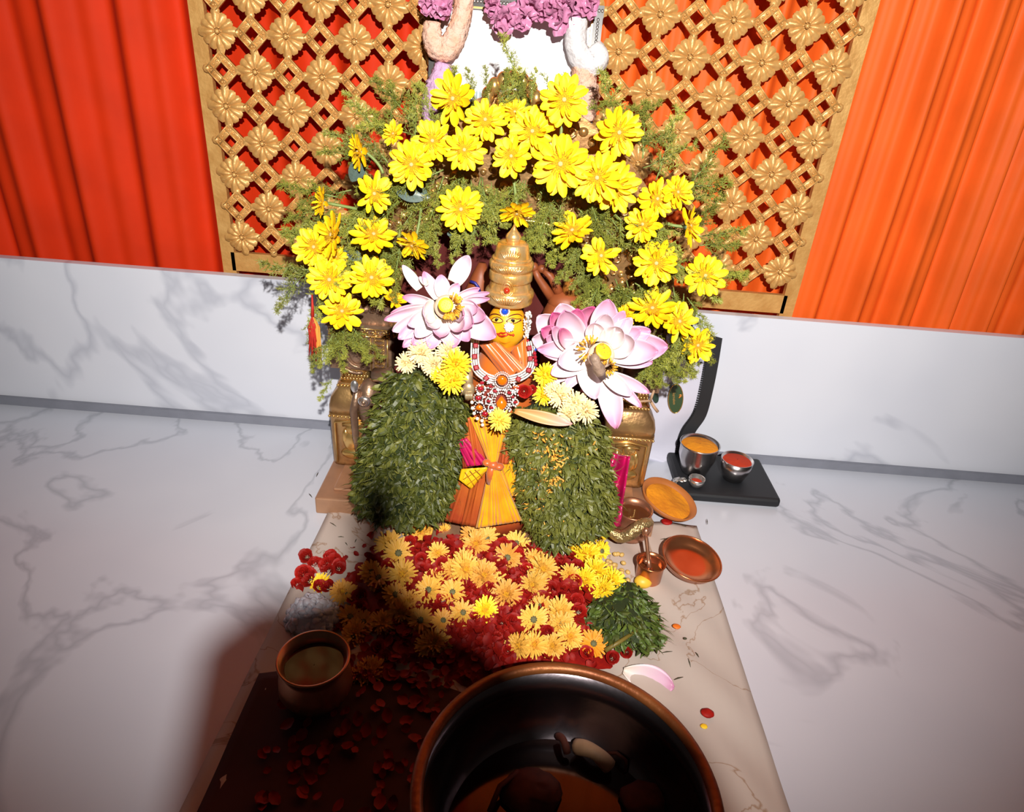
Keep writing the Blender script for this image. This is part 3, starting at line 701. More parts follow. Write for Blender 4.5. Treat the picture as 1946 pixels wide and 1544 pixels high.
# crown
def cz(py): return at(970, py, YI - .0).z
def cu(py): return upx(at(970, py, YI))
def clathe(name, prof, m, parent, flute=None, n=48):
    mb = MB(); mb.lathe([(r * cu(y), at(970, y, YI - .92 * r * cu(y)).z) for y, r in reversed(prof)], n, T0, flute); return obj(name, mb, m, parent)
dome = clathe('crown', [(465, 20), (466, 26), (470, 29.5), (482, 32), (500, 35), (503, 36), (508, 39), (517, 39), (522, 37), (525, 38), (541, 38), (543, 37), (552, 39), (563, 40.5), (566, 38)], M_crown, idol, None)
def cpart(name, prof, m=M_crown, flute=None, n=96):
    o = clathe(name, prof, m, dome, flute, n); o.matrix_parent_inverse = Matrix.Identity(4); return o
cpart('finial', [(424, .6), (432, 3.2), (440, 7.5), (447, 12.5), (453, 15), (459, 13), (464, 10.5), (468, 12)], M_crown, None, 32)
cpart('fluted_ring', [(503, 37), (507, 40.5), (512, 41.5), (517, 41), (522, 38)], M_crown, lambda a, z: .035 * abs(math.sin(18 * a)))
cpart('fluted_band', [(524, 38.5), (527, 40), (540, 40), (543, 38)], M_crown, lambda a, z: .03 * abs(math.sin(24 * a)))
cpart('fluted_collar', [(496, 35), (499, 37.5), (503, 36.5)], M_crown, lambda a, z: .03 * abs(math.sin(20 * a)))
cpart('crown_brim', [(560, 41), (563, 44), (568, 46), (575, 44.5), (580, 42), (583, 43), (586, 42.5), (587, 39)], M_crown, lambda a, z: .02 * abs(math.sin(26 * a)))
def crad(py):
    T = [(465, 26), (470, 29.5), (482, 32), (500, 35), (508, 41), (517, 41), (525, 40), (541, 40), (552, 39), (560, 41), (568, 46), (575, 45), (587, 42)]
    for (a, b), (c_, d) in zip(T, T[1:]):
        if a <= py <= c_: return lerp(b, d, (py - a) / (c_ - a))
    return 40
def onc(ang, py, off=0):
    r = (crad(py) + off) * cu(py); return Vector((AX + r * math.sin(ang), YI - r * math.cos(ang), at(970, py, YI - .92 * crad(py) * cu(py)).z))
for nm, y0, y1, half, cnt in (('lotus_relief', 497, 474, .62, 9), ('lotus_relief', 521, 505, .75, 11), ('lotus_relief', 580, 562, .75, 11)):
    m_ = MB()
    for k in range(cnt):
        a = lerp(-half, half, k / (cnt - 1)) - .1
        m_.tube([onc(a * .35 - .06, y0, .3), onc(a * .75, lerp(y0, y1, .5), 1.4), onc(a, lerp(y1, y0, abs(a) / half * .35), .4)], [1.2 * fu, 2.1 * fu, .9 * fu], 6)
    o = obj(nm, m_, M_crown, dome); o.matrix_parent_inverse = Matrix.Identity(4)
m_ = MB()
for k, s_ in enumerate((1.0, .72)):
    m_.tube([onc(-.12 + s_ * .28 * math.sin(q * PI / 8) * (1 if True else 0), 552 + s_ * 15 * math.cos(q * PI / 8) * (1.2 if math.cos(q * PI / 8) < 0 else .8), .8) for q in range(16)], 1.2 * fu, 6, closed=True)
o = obj('gem_mount', m_, M_crown, dome); o.matrix_parent_inverse = Matrix.Identity(4)
m_ = MB(); m_.ball(onc(-.12, 552, 1.5), 6 * fu, 12, 8); o = obj('red_gem', m_, mat('coral_gem', (.42, .03, .01), .15, coat=.6), dome, label='round red gem on the crown front'); o.matrix_parent_inverse = Matrix.Identity(4)

# blouse: overlapping silk folds over the chest
def patch(name, quad, Y, m, parent, pleats=0, amp=.004, nu=24, nv=16, bulge=.02, fan=None):
    """cloth panel spanning four photo points, bulging to the front"""
    (a, b, c, d) = [Vector((*q, 0)) for q in quad]
    mb = MB(); sd = rnd(0, 6)
    def fn(uu, v):
        ph = uu * pleats * 2 * PI + 1.1 * math.sin(uu * 9 + sd) + .8 * math.sin(uu * 23 + sd * 2) + .5 * math.sin(v * 4 + uu * 15 + sd)
        q = a.lerp(b, uu).lerp(d.lerp(c, uu), v)
        y = (Y if not hasattr(Y, '__len__') else lerp(Y[0], Y[1], v)) - bulge * math.sin(PI * uu) + amp * ((.75 * math.cos(ph) + .25 * math.cos(2.3 * ph + sd)) if pleats else 0) * (.55 + .45 * math.sin(uu * 13 + sd)) * (1 if fan is None else fan(v))
        return at(q.x, q.y, y)
    mb.grid(fn, nu, nv); o = obj(name, mb, m, parent); s = o.modifiers.new('thick', 'SOLIDIFY'); s.thickness = .002; return o
mb = MB(); c = at(955, 700, YI - .01); mb.ball(c, (52 * fu, .062, 60 * fu), 32, 20); obj('blouse', mb, M_blouse, idol)
patch('silk_fold', [(912, 655), (935, 648), (985, 702), (965, 726)], (YI - .052, YI - .075), M_blouse, idol, 1, .0025, 20, 14, .008)
patch('silk_fold', [(936, 648), (950, 655), (1000, 700), (985, 712)], (YI - .052, YI - .074), mat('silk_pale', (.66, .27, .14), .3, col2=(.60, .18, .05), vscale=40), idol, 2, .003, 20, 14, .008)
patch('silk_fold', [(972, 668), (1000, 640), (1002, 700), (985, 706)], (YI - .050, YI - .068), M_blouse, idol, 1.5, .003, 20, 14, .008)
# skirt: pleated saffron silk gathered at a knot
YS = YI - .105
kx, ky = 937, 884
patch('skirt_side', [(876, 800), (905, 788), (925, 880), (880, 890)], (YI - .07, YS + .012), M_rust, idol, 3, .006, 36, 16, .01)
patch('magenta_fold', [(868, 838), (888, 832), (930, 884), (888, 886)], (YI - .085, YS + .004), M_magenta, idol, 2, .005, 24, 12, .006)
patch('skirt_side', [(960, 800), (978, 830), (982, 880), (945, 884)], (YI - .07, YS + .012), M_rust, idol, 3, .006, 36, 16, .01)
patch('skirt_pleats', [(893, 792), (968, 800), (943, 882), (931, 882)], (YI - .082, YS - .002), M_saffron, idol, 7, .0075, 84, 20, .012, lambda v: 1 - .6 * v)
patch('skirt_pleats', [(931, 886), (944, 886), (992, 990), (905, 1004)], (YS - .002, YS - .022), M_saffron, idol, 9, .009, 108, 20, .012, lambda v: .35 + .65 * v)
patch('skirt_side', [(880, 890), (930, 892), (915, 1004), (846, 990)], (YS + .02, YS + .004), M_rust, idol, 3, .010, 48, 16, .012)
patch('skirt_side', [(945, 886), (978, 872), (990, 925), (968, 950)], (YS + .012, YS + .006), M_saffron, idol, 5, .005, 60, 14, .006)
patch('checked_flap', [(932, 888), (876, 892), (872, 912), (895, 930)], (YS + .0, YS - .012), mat('checked_silk', (.86, .46, .01), .3, var=.12, vscale=30), idol, 2, .003, 20, 12, .004)
mb = MB()
for a, b in (((884, 898), (902, 925)), ((893, 895), (910, 916)), ((903, 893), (918, 908)), ((880, 912), (912, 893)), ((888, 922), (922, 897))):
    mb.tube([at(lerp(a[0], b[0], t), lerp(a[1], b[1], t), YS - .0155) for t in (0, .25, .5, .75, 1)], .0007, 5)
obj('check_line', mb, mat('brown_thread', (.40, .16, .01), .5), idol)
mb = MB(); k = at(kx, ky, YS - .012)
mb.ball(k, (11 * fu, .010, 9 * fu), 14, 10); mb.ball(k + Vector((-.012, 0, .004)), (.010, .009, .007), 10, 8); mb.ball(k + Vector((.012, 0, -.003)), (.011, .009, .007), 10, 8); mb.tube([k, k + Vector((-.004, -.002, -.02)), k + Vector((-.006, 0, -.045))], [.008, .009, .006], 10)
obj('knot', mb, M_blouse, idol)
# brass forearm and hand
mb = MB(); mb.tube([at(884, 690, YI - .06), at(888, 712, YI - .085), at(889, 732, YI - .10)], [.012, .011, .010], 12); mb.ball(at(890, 741, YI - .105), (.013, .008, .016), 12, 8)
for q in range(4): mb.tube([at(886 + 3.4 * q, 746, YI - .112), at(885.5 + 3.6 * q, 754, YI - .116), at(886 + 3.4 * q, 760 + (q % 2), YI - .114)], [.0030, .0028, .002], 6)
mb.tube([at(881, 738, YI - .11), at(877, 745, YI - .114), at(877, 751, YI - .114)], [.0032, .003, .002], 6)
obj('hand', mb, mat('pale_brass', (.55, .42, .24), .35, .6, var=.2, vscale=60), idol)
# magenta silk drape showing at both sides
def drape(name, quad, Y, label):
    (a, b, c, d) = [Vector((*q, 0)) for q in quad]; mb = MB()
    mb.grid(lambda uu, v: at(*(a.lerp(b, uu).lerp(d.lerp(c, uu), v)).xy, Y + .026 * math.sin(uu * 9 + v * 3) + .008 * math.sin(v * 15 + uu * 4)), 24, 40)
    o = obj(name, mb, M_magenta, label=label, cat='cloth'); s = o.modifiers.new('thick', 'SOLIDIFY'); s.thickness = .003
drape('silk_drape', [(1135, 856), (1198, 868), (1178, 1000), (1115, 1012)], 1.25, 'glossy magenta silk end hanging beside the brass pot')
drape('silk_drape', [(716, 755), (740, 760), (730, 850), (684, 846)], 1.30, 'thin magenta silk edge showing beside the beast head')
mb = MB(); mb.box((AX, 1.205, 0.026), (0.26, 0.13, 0.052)); bevel(obj('front_step', mb, M_plank, th, smooth=False), .003)
# ------------------------------------------------------------------ gerberas
def gpetal(seed, L=1.0, W=.145, curl=.0):
    rs = random.Random(seed); mb = MB(); tw = rs.uniform(-.12, .12); bend = rs.uniform(-.10, .14) + curl; wob = rs.uniform(0, 6)
    def fn(uu, v):
        s = (v - .5) * 2; r = lerp(.20, L, uu)
        ww = W * (math.sin(min(1.0, .22 + .74 * uu) * PI) ** .45) * (.55 + .6 * uu if uu < .75 else 1.0)
        if uu > .92: ww *= .66
        return (r, s * ww + tw * uu * uu, .06 + bend * uu * uu - .05 * (1 - s * s) * .8 + .02 * math.sin(wob + uu * 5) + s * tw * .25 * uu)
    mb.grid(fn, 7, 4); return mb.mesh('petal')
GP = [gpetal(s, 1.0 - .05 * (s % 3), .165 + .02 * (s % 2)) for s in range(7)]
GI = [gpetal(20 + s, .66, .085, .10) for s in range(3)]
def disc_mesh():
    mb = MB(); mb.lathe([(.30, -.02), (.32, .04), (.27, .09), (.15, .085), (.02, .07)], 20)
    rs = random.Random(3)
    for k in range(46):
        a = k * 2.4; r = .30 * math.sqrt((k + 4) / 50); mb.ball((r * math.cos(a), r * math.sin(a), .09), (.022, .022, .05), 5, 4)
    for k in range(26):
        a = 2 * PI * k / 26; t = rs.uniform(.36, .46); mb.tube([(.26 * math.cos(a), .26 * math.sin(a), .07), (.34 * math.cos(a), .34 * math.sin(a), .15), (t * math.cos(a + .1), t * math.sin(a + .1), .15)], [.020, .018, .006], 4)
    return mb.mesh('disc')
GD = disc_mesh()
mb = MB(); mb.ball((0, 0, .10), (.085, .085, .04), 10, 6); GH = mb.mesh('heart')
mb = MB(); mb.lathe([(.04, -.36), (.10, -.30), (.24, -.12), (.34, .02), (.30, .03)], 14); GC = mb.mesh('calyx')
YF = 1.335
# x, y, radius, normal turn (image right, image up), depth shift, number of petals, stem end, label
GER = [
 (862, 188, 46, (-.45, .25), 0.02, 17, None, 'ragged yellow gerbera with gaps between its petals against the lilac strand'),
 (922, 228, 39, (0, .35), .01, 20, None, 'yellow gerbera at the arch crest under the picture, beside the ragged one'),
 (978, 214, 30, (.1, .75), .03, 18, None, 'small orange-yellow gerbera tucked behind the crest blooms'),
 (1072, 190, 48, (.05, .25), 0, 18, (1066, 260), 'broad yellow gerbera topmost beside the pale peach strand'),
 (1175, 252, 47, (.45, .1), 0, 20, None, 'large yellow gerbera outermost on the crest over the orange cloth'),
 (1012, 250, 43, (-.1, .3), .005, 20, None, 'yellow gerbera between the crest centre and the broad topmost one'),
 (972, 297, 37, (-.2, .2), -.01, 17, None, 'smaller yellow gerbera directly above the drooping one'),
 (1065, 312, 54, (0, .15), -.015, 22, None, 'largest yellow gerbera, full faced, above the crown'),
 (1135, 338, 47, (-.1, .1), -.012, 20, None, 'yellow gerbera overlapping its twin below the outermost crest bloom'),
 (1168, 356, 47, (.25, -.05), .012, 20, None, 'yellow gerbera half hidden behind its overlapping twin'),
 (882, 285, 39, (.1, .2), -.008, 20, None, 'yellow gerbera with grey heart left of the small one over the crown'),
 (822, 268, 39, (-.1, .25), .0, 19, None, 'yellow gerbera between the grey-hearted one and the pinkish-hearted one'),
 (782, 313, 43, (-.1, .1), -.012, 21, None, 'full yellow gerbera with pinkish heart at the shoulder of the arch'),
 (748, 255, 24, (-.5, .6), .02, 15, None, 'small curled orange-yellow gerbera at the shoulder over the red cloth'),
 (682, 288, 34, (-1.6, .1), .01, 16, (728, 330), 'yellow gerbera seen edge-on with grey calyx against the gold lattice'),
 (710, 369, 39, (.4, .35), -.01, 15, None, 'yellow gerbera with a folded petal beside a blue-grey leaf'),
 (876, 398, 42, (0, .1), -.012, 22, None, 'lone yellow gerbera on the inner edge of the arch before the dark hollow'),
 (982, 404, 35, (0, -2.2), -.012, 16, (975, 335), 'yellow gerbera drooping face-down right over the crown tip'),
 (1088, 440, 42, (-.25, .95), -.01, 18, None, 'flattened yellow gerbera tilted upward beside the crown finial'),
 (1142, 487, 37, (.15, .35), -.012, 18, None, 'crumpled yellow gerbera below the tilted flat one'),
 (1247, 500, 43, (.1, -.05), -.012, 19, None, 'open yellow gerbera with long separate petals above the big lotus'),
 (1222, 427, 36, (-.3, .3), -.01, 19, None, 'yellow gerbera with pale heart above the long-petalled one'),
 (1248, 378, 37, (.5, .1), .005, 18, None, 'yellow gerbera leaning outward above the pale-hearted one'),
 (1287, 366, 34, (.6, .4), .015, 18, None, 'orange-yellow gerbera against the last gold rosette over orange cloth'),
 (1310, 430, 36, (1.3, .2), .01, 12, (1270, 425), 'sparse yellow gerbera seen from the side near the arch outer edge'),
 (1340, 524, 40, (.2, .1), -.005, 18, None, 'yellow gerbera farthest out on the orange-cloth side'),
 (710, 447, 42, (.05, .8), -.01, 20, None, 'wide flattened yellow gerbera with two dangling petals'),
 (784, 465, 34, (-.9, -1.4), -.005, 15, (800, 395), 'yellow gerbera nodding downward with grey-green calyx and long stem'),
 (612, 385, 30, (-1.5, .3), .015, 15, (690, 400), 'narrow yellow gerbera edge-on at the end of a long pale stem'),
 (632, 447, 42, (-1.2, .45), -.002, 18, None, 'yellow gerbera turned sideways in the outer cluster'),
 (597, 470, 39, (-.3, .2), .012, 18, None, 'yellow gerbera farthest out on the red-cloth side'),
 (637, 488, 26, (.3, .1), .006, 15, None, 'small yellow gerbera squeezed in the middle of the outer cluster'),
 (626, 532, 42, (-.1, .15), -.014, 20, None, 'full yellow gerbera with buff heart above the red tassel'),
 (706, 529, 43, (0, .45), -.016, 21, None, 'orange-topped yellow gerbera above the carved pillar capital'),
 (650, 593, 39, (0, .55), -.018, 17, None, 'lowest yellow gerbera over the pillar capital beside the red tassel'),
 (748, 570, 24, (.5, .9), -.005, 14, None, 'small wilted orange gerbera beside the pale lotus'),
 (1240, 588, 44, (-.05, .85), -.014, 20, None, 'flattened yellow gerbera just above the big lotus tip'),
 (1290, 612, 39, (.5, .35), -.016, 18, None, 'yellow gerbera next to the lowest one above the white bag'),
 (1325, 656, 35, (.5, -.1), -.012, 14, None, 'lowest yellow gerbera above the white zipped bag'),
 (1190, 602, 24, (-.5, .5), -.002, 14, None, 'small yellow gerbera peeping out behind the big lotus'),
]
for gi, (x, y, r, (tx, ty), dY, npet, stem, lab) in enumerate(GER):
    P = at(x, y, YF + dY); R = r * 1.08 * upx(P)
    toc = (CAM - P).normalized()
    n = (toc + _R * tx + _U * (ty - .1)).normalized()
    rot = frame(n, _U) @ Matrix.Rotation(rnd(0, 6), 3, 'Z')
    E_ = empty('gerbera', None, lab, 'flower', 'yellow gerberas on the arch', M=TRS(P, rot, R))
    rs = random.Random(gi * 17 + 3)
    obj('disc', GD, M_gdisc, E_, M=Matrix.Identity(4)); obj('heart', GH, M_gheart, E_, M=Matrix.Identity(4)); obj('calyx', GC, M_calyx, E_, M=Matrix.Identity(4))
    ragged = gi in (0, 15, 19, 24, 35)
    for k in range(npet):
        if ragged and rs.random() < .12: continue
        a = 2 * PI * (k + rs.uniform(-.22, .22)) / npet; el = rs.uniform(-.10, .16) + (.25 * rs.uniform(-1, 1) if ragged else 0) + (-.06 if k % 2 else .05)
        s = rs.uniform(.88, 1.06)
        obj('petal', GP[(k * 3 + gi) % 7], M_gpetal, E_, M=Matrix.Rotation(a, 4, 'Z') @ Matrix.Rotation(-el, 4, 'Y') @ Matrix.Translation((0, 0, -.03 * (k % 2))) @ Matrix.Diagonal((s, s * rs.uniform(.9, 1.35 if npet < 19 else 1.12), 1, 1)))
    for k in range(8):
        a = 2 * PI * (k + rs.uniform(-.3, .3)) / 8
        obj('petal', GI[k % 3], M_gpetal, E_, M=Matrix.Rotation(a, 4, 'Z') @ Matrix.Rotation(-rs.uniform(.12, .35), 4, 'Y') @ Matrix.Translation((0, 0, .02)))
    if stem:
        q = at(stem[0], stem[1], YF + .02); c0 = P - n * R * .32
        Mi = TRS(P, rot, R).inverted(); mb = MB(); mid = (c0 + q) / 2 - n * R * .35
        mb.tube([Mi @ (c0.lerp(mid, t).lerp(mid.lerp(q, t), t)) for t in [k / 8 for k in range(9)]], .0032 / R, 8)
        obj('stem', mb, M_stem, E_, M=Matrix.Identity(4))

# ------------------------------------------------------------------ asparagus fern sprigs
def needle(mb, p, d, L, w):
    d = d.normalized(); s = d.orthogonal().normalized() * w; q = p + d * L; m_ = p + d * L * .5
    t = d.cross(s).normalized() * w
    o = len(mb.v); mb.v += [tuple(p), tuple(m_ + s), tuple(q), tuple(m_ - s), tuple(m_ + t), tuple(m_ - t)]
    mb.f += [(o, o + 1, o + 2, o + 3), (o, o + 4, o + 2, o + 5)]
def sprig(seed, L=.11):
    rs = random.Random(seed); mb = MB(); st_ = MB()
    ax_ = [Vector((0, 0, 0))]; d = Vector((1, 0, 0))
    for k in range(9):
        d = (d + Vector((0, rs.uniform(-.12, .12), rs.uniform(-.15, .08)))).normalized(); ax_.append(ax_[-1] + d * L / 9)
    st_.tube(ax_, [.0016 - .00012 * k for k in range(10)], 5)
    for k in range(1, 10):
        for b in range(3):
            a = rs.uniform(0, 2 * PI); out = Vector((.75, math.cos(a) * .8, math.sin(a) * .8)).normalized()
            bl = L * rs.uniform(.18, .36) * (1.15 - k / 11); base = ax_[k]
            st_.tube([base, base + out * bl], [.0007, .0003], 3)
            nn = 8
            for q in range(nn):
                p = base + out * bl * (q + 1) / nn
                for z in range(3):
                    r_ = Vector((rs.uniform(-1, 1), rs.uniform(-1, 1), rs.uniform(-1, 1)))
                    needle(mb, p, out * .55 + r_.normalized() * .9, rs.uniform(.006, .0125), .00065)
    return st_.mesh('stalk'), mb.mesh('needles', False)
SPR = [sprig(s, .10 + .012 * (s % 3)) for s in range(7)]
FERN_LAB = {
 'crest': 'feathery green fern sprig standing up along the arch crest under the picture',
 'outer': 'feathery green fern sprig on the arch over the red cloth side',
 'outer2': 'feathery green fern sprig on the arch over the orange cloth side',
 'inner': 'feathery green fern sprig drooping over the dark hollow around the crown',
 'low': 'feathery green fern sprig hanging below the gerberas over the pillar',
 'low2': 'feathery green fern sprig hanging below the gerberas beside the white bag',
}
def fern(x, y, ang, key, dY=0.0, s=1.0, lab=None):
    P = at(x, y, YF + .035 + dY); si = random.randrange(7)
    if lab is None:
        g_ = min(GER, key=lambda q: (q[0] - x) ** 2 + (q[1] - y) ** 2); ws = g_[7].replace(',', '').split()[:12]
        while ws[-1] in ('the', 'of', 'with', 'and', 'a', 'to', 'in', 'at', 'over', 'on', 'its', 'beside', 'above', 'below', 'behind', 'under', 'big', 'between', 'gold', 'pale', 'red', 'long'): ws.pop()
        lab = 'fern sprig beside the ' + ' '.join(ws)
    d = (_R * math.cos(ang) + _U * math.sin(ang) + Vector((0, rnd(-.45, .1), 0))).normalized()
    zz = (CAM - P).normalized(); zz = (zz - d * zz.dot(d)).normalized(); yy = zz.cross(d)
    rot = Matrix(((d.x, yy.x, zz.x), (d.y, yy.y, zz.y), (d.z, yy.z, zz.z))) @ Matrix.Rotation(rnd(-.8, .8), 3, 'X')
    E_ = empty('fern_sprig', None, lab, 'fern', 'feathery fern sprigs on the arch', M=TRS(P, rot, s))
    obj('stalk', SPR[si][0], M_stem, E_, M=Matrix.Identity(4)); obj('needles', SPR[si][1], M_fern, E_, M=Matrix.Identity(4), kind='stuff')
rs = random.Random(11)
def area(n, poly_fn, key, angf, dY=0, s=(.8, 1.15)):
    for k in range(n):
        x, y = poly_fn(k / n); fern(x + rs.uniform(-16, 16), y + rs.uniform(-16, 16), angf(k / n) + rs.uniform(-.8, .8), key, dY + rs.uniform(-.02, .025), rs.uniform(*s))
def along(pts):
    D = dens([(x, y) for x, y in pts], 8)
    return lambda t: (D[min(len(D) - 1, int(t * len(D)))].x, D[min(len(D) - 1, int(t * len(D)))].y)
area(16, along([(690, 270), (780, 240), (880, 235), (960, 225), (1040, 225), (1130, 225), (1210, 260)]), 'crest', lambda t: PI * (.76 - .52 * t), .02, (.6, .85))
area(13, along([(640, 440), (660, 380), (720, 310), (800, 260), (860, 250)]), 'outer', lambda t: PI * (.95 - .4 * t), .02)
area(13, along([(1180, 260), (1230, 320), (1290, 380), (1320, 470), (1330, 560)]), 'outer2', lambda t: PI * (.3 - .4 * t), .02)
area(18, along([(660, 420), (740, 400), (800, 350), (850, 330), (930, 330)]), 'outer', lambda t: PI * (1.1 + .2 * t), .015)
area(18, along([(1010, 340), (1080, 380), (1150, 400), (1220, 440), (1290, 520)]), 'outer2', lambda t: PI * (-.3 - .0 * t), .015)
area(16, along([(600, 520), (660, 480), (740, 500), (760, 440), (700, 470)]), 'outer', lambda t: PI * (1.2 + .3 * t), .015)
area(20, along([(1110, 540), (1160, 550), (1200, 530), (1270, 560), (1320, 600), (1280, 640)]), 'outer2', lambda t: PI * (-.2 - .5 * t), .015)
area(13, along([(790, 430), (830, 425), (870, 420), (915, 405), (945, 390)]), 'inner', lambda t: -PI * (.42 - .05 * t), -.005, (.45, .68))
area(18, along([(1020, 390), (1060, 420), (1095, 460), (1120, 500), (1140, 535)]), 'inner', lambda t: -PI * (.62), -.005, (.5, .75))
area(10, along([(640, 595), (660, 615), (650, 635), (645, 650)]), 'low', lambda t: -PI * (.5), -.03, (.65, .85))
area(12, along([(1215, 665), (1240, 665), (1265, 640), (1290, 640), (1235, 670)]), 'low2', lambda t: -PI * (.5), -.0, (.65, .9))
area(12, along([(860, 350), (920, 345), (960, 355), (1020, 350)]), 'inner', lambda t: -PI * (.5), .01, (.55, .75))
for x_, a_ in ((905, .6), (930, .55), (955, .5), (985, .45), (1010, .5), (1035, .4)): fern(x_, 195, PI * a_, 'crest', .0, .55)
fern(632, 720, -PI * .75, 'low', 0, .55, 'thin grey-green fern tip standing alone against the white panel')
fern(985, 165, PI * .55, 'crest', .05, .75, 'thin fern tip standing up alone in front of the picture')
fern(600, 600, -PI * .55, 'low', .02, .8, 'dusty grey-green fern tuft behind the red tassel')
# broad blue-grey leaves
def leaf_mesh():
    mb = MB()
    def fn(uu, v):
        s = (v - .5) * 2; ww = .28 * math.sin(PI * min(1, uu * .96 + .02)) ** .8
        return (uu, s * ww, .10 * abs(s) * math.sin(PI * uu) - .12 * uu * uu)
    mb.grid(fn, 10, 6); return mb.mesh('leaf')
LF = leaf_mesh()
for x0, y0, x1, y1, lab in ((745, 350, 815, 375, 'broad blue-grey leaf beside the gerbera with the folded petal'), (668, 345, 690, 300, 'grey leaf behind the edge-on gerbera'), (690, 490, 650, 480, 'dark broad leaf inside the outer gerbera cluster'), (905, 440, 850, 445, 'pale grey leaf under the lone inner gerbera')):
    a, b = at(x0, y0, YF + .03), at(x1, y1, YF + .02); d = (b - a); L_ = d.length; d.normalize(); zz = (CAM - a).normalized(); zz = (zz - d * zz.dot(d)).normalized(); yy = zz.cross(d)
    o = obj('leaf', LF, M_leafblue, M=TRS(a, Matrix(((d.x, yy.x, zz.x), (d.y, yy.y, zz.y), (d.z, yy.z, zz.z))), (L_, L_, L_)), label=lab, cat='leaf')

# ------------------------------------------------------------------ lotus flowers
def petal_between(a, b, w, parent, m, cup=.25, bend=.12, twist=0.0, name='petal', blunt=.0, base=.28, **kw):
    d = b - a; L_ = d.length; d.normalize(); zz = (CAM - (a + b) / 2).normalized(); zz = (zz - d * zz.dot(d)).normalized(); yy = zz.cross(d)
    rot = Matrix(((d.x, yy.x, zz.x), (d.y, yy.y, zz.y), (d.z, yy.z, zz.z))) @ Matrix.Rotation(twist, 3, 'X')
    mb = MB(); ph = rnd(0, 6)
    def fn(uu, v):
        s = (v - .5) * 2
        t = base + (1 - base) * uu
        ww = w * .5 * (math.sin(PI * (t ** 1.25) * .995) ** (.62 - .2 * blunt)) * (1 if uu < .9 else 1)
        return (uu * L_, s * ww, -cup * w * (1 - s * s) * math.sin(PI * (.15 + .8 * uu)) + bend * L_ * (uu * uu - uu) + .012 * L_ * math.sin(s * 3 + ph + 5 * uu))
    mb.grid(fn, 14, 8); me = mb.mesh(name); 
    o = obj(name, me, m, parent, M=None if parent is None else (Matrix.Translation(-parent.location) @ TRS(a, rot)) if parent.parent is None else TRS(a, rot), **kw)
    if parent is None: o.matrix_world = TRS(a, rot)
    s = o.modifiers.new('thick', 'SOLIDIFY'); s.thickness = .0012
    return o
def lotus(loc, label, petals, Y, names=None):
    E_ = empty('lotus', at(*loc, Y), label, 'flower')
    for (bx, by, tx, ty, w, yb, yt, mm, tw) in petals:
        a, b = at(bx, by, Y + yb), at(tx, ty, Y + yt)
        petal_between(a, b, w * upx(a), E_, {'p': M_lotus, 'w': M_lotusw, 'd': M_lotusd}[mm], twist=tw)
    return E_
c = (845, 585); YQ = 1.17
PL = []
for (tx, ty, w, yt, mm, tw) in [
    (765, 504, 20, .035, 'w', .2), (797, 524, 14, .03, 'w', 0), (891, 488, 36, .03, 'w', -.1),
    (805, 516, 26, .02, 'p', .4), (838, 522, 30, .02, 'p', .2), (872, 540, 26, .01, 'p', .6), (911, 548, 22, .0, 'p', .6), (930, 557, 18, -.005, 'p', .7), (930, 568, 20, -.01, 'p', .7),
    (764, 566, 26, .01, 'p', -.6), (730, 609, 28, -.01, 'p', -.5), (742, 596, 24, .0, 'p', -.5), (746, 630, 34, -.02, 'w', -.3), (757, 645, 34, -.025, 'p', -.2), (766, 661, 30, -.025, 'p', -.1), (784, 656, 32, -.03, 'p', 0), (776, 618, 34, -.035, 'w', -.3), (790, 640, 34, -.04, 'w', -.1),
    (817, 663, 36, -.03, 'p', .1), (836, 640, 34, -.045, 'p', 0), (863, 660, 46, -.035, 'p', .1), (891, 648, 36, -.03, 'p', .2), (942, 640, 56, -.03, 'p', .3), (922, 602, 40, -.03, 'p', .4), (908, 585, 34, -.03, 'p', .3), (898, 616, 44, -.045, 'p', .3), (880, 600, 30, -.05, 'p', .3), (878, 626, 34, -.05, 'p', .2), (806, 596, 44, -.045, 'w', -.2), (814, 618, 36, -.05, 'w', -.1)]:
    dx, dy = tx - c[0], ty - c[1]; l = math.hypot(dx, dy); f = min(.42, 22 / l)
    PL.append((c[0] + dx * f, c[1] + dy * f, tx, ty, w, -.005, yt, mm, tw))
PL[0] = (798, 549, 765, 504, 20, .02, .03, 'w', .2); PL[1] = (812, 540, 796, 526, 12, .0, .02, 'w', 0); PL[2] = (862, 538, 891, 487, 34, .02, .02, 'w', -.1)
L1 = lotus(c, 'pale pink lotus with a yellow seed pod in front of the carved pillar', PL, YQ)
def pod(px, py, r, Y, par, tilt=(0, 0)):
    P = at(px, py, Y); R = r * upx(P); n = ((CAM - P).normalized() + _R * tilt[0] + _U * tilt[1]).normalized(); T = TRS(P - par.location, frame(n), R)
    mb = MB(); mb.lathe([(.5, -1.3), (.85, -.3), (1.0, 0), (.97, .10), (.6, .13), (.02, .13)], 24, T); po = obj('seed_pod', mb, M_pod, par, M=Matrix.Identity(4))
    mb = MB()
    for k in range(19):
        a = k * 2.4; q = .82 * math.sqrt((k + .5) / 19); mb.ball((q * math.cos(a), q * math.sin(a), .13), (.055, .055, .04), 6, 4, T)
    obj('pod_seed', mb, M_podhole, po)
def receptacle(px, py, r, Y, par):
    P = at(px, py, Y); mb = MB(); R = r * upx(P); mb.ball(P - par.location, (R, R * .7, R), 20, 12); obj('receptacle', mb, mat('receptacle_cream', (.72, .56, .40), .6), par, M=Matrix.Identity(4))
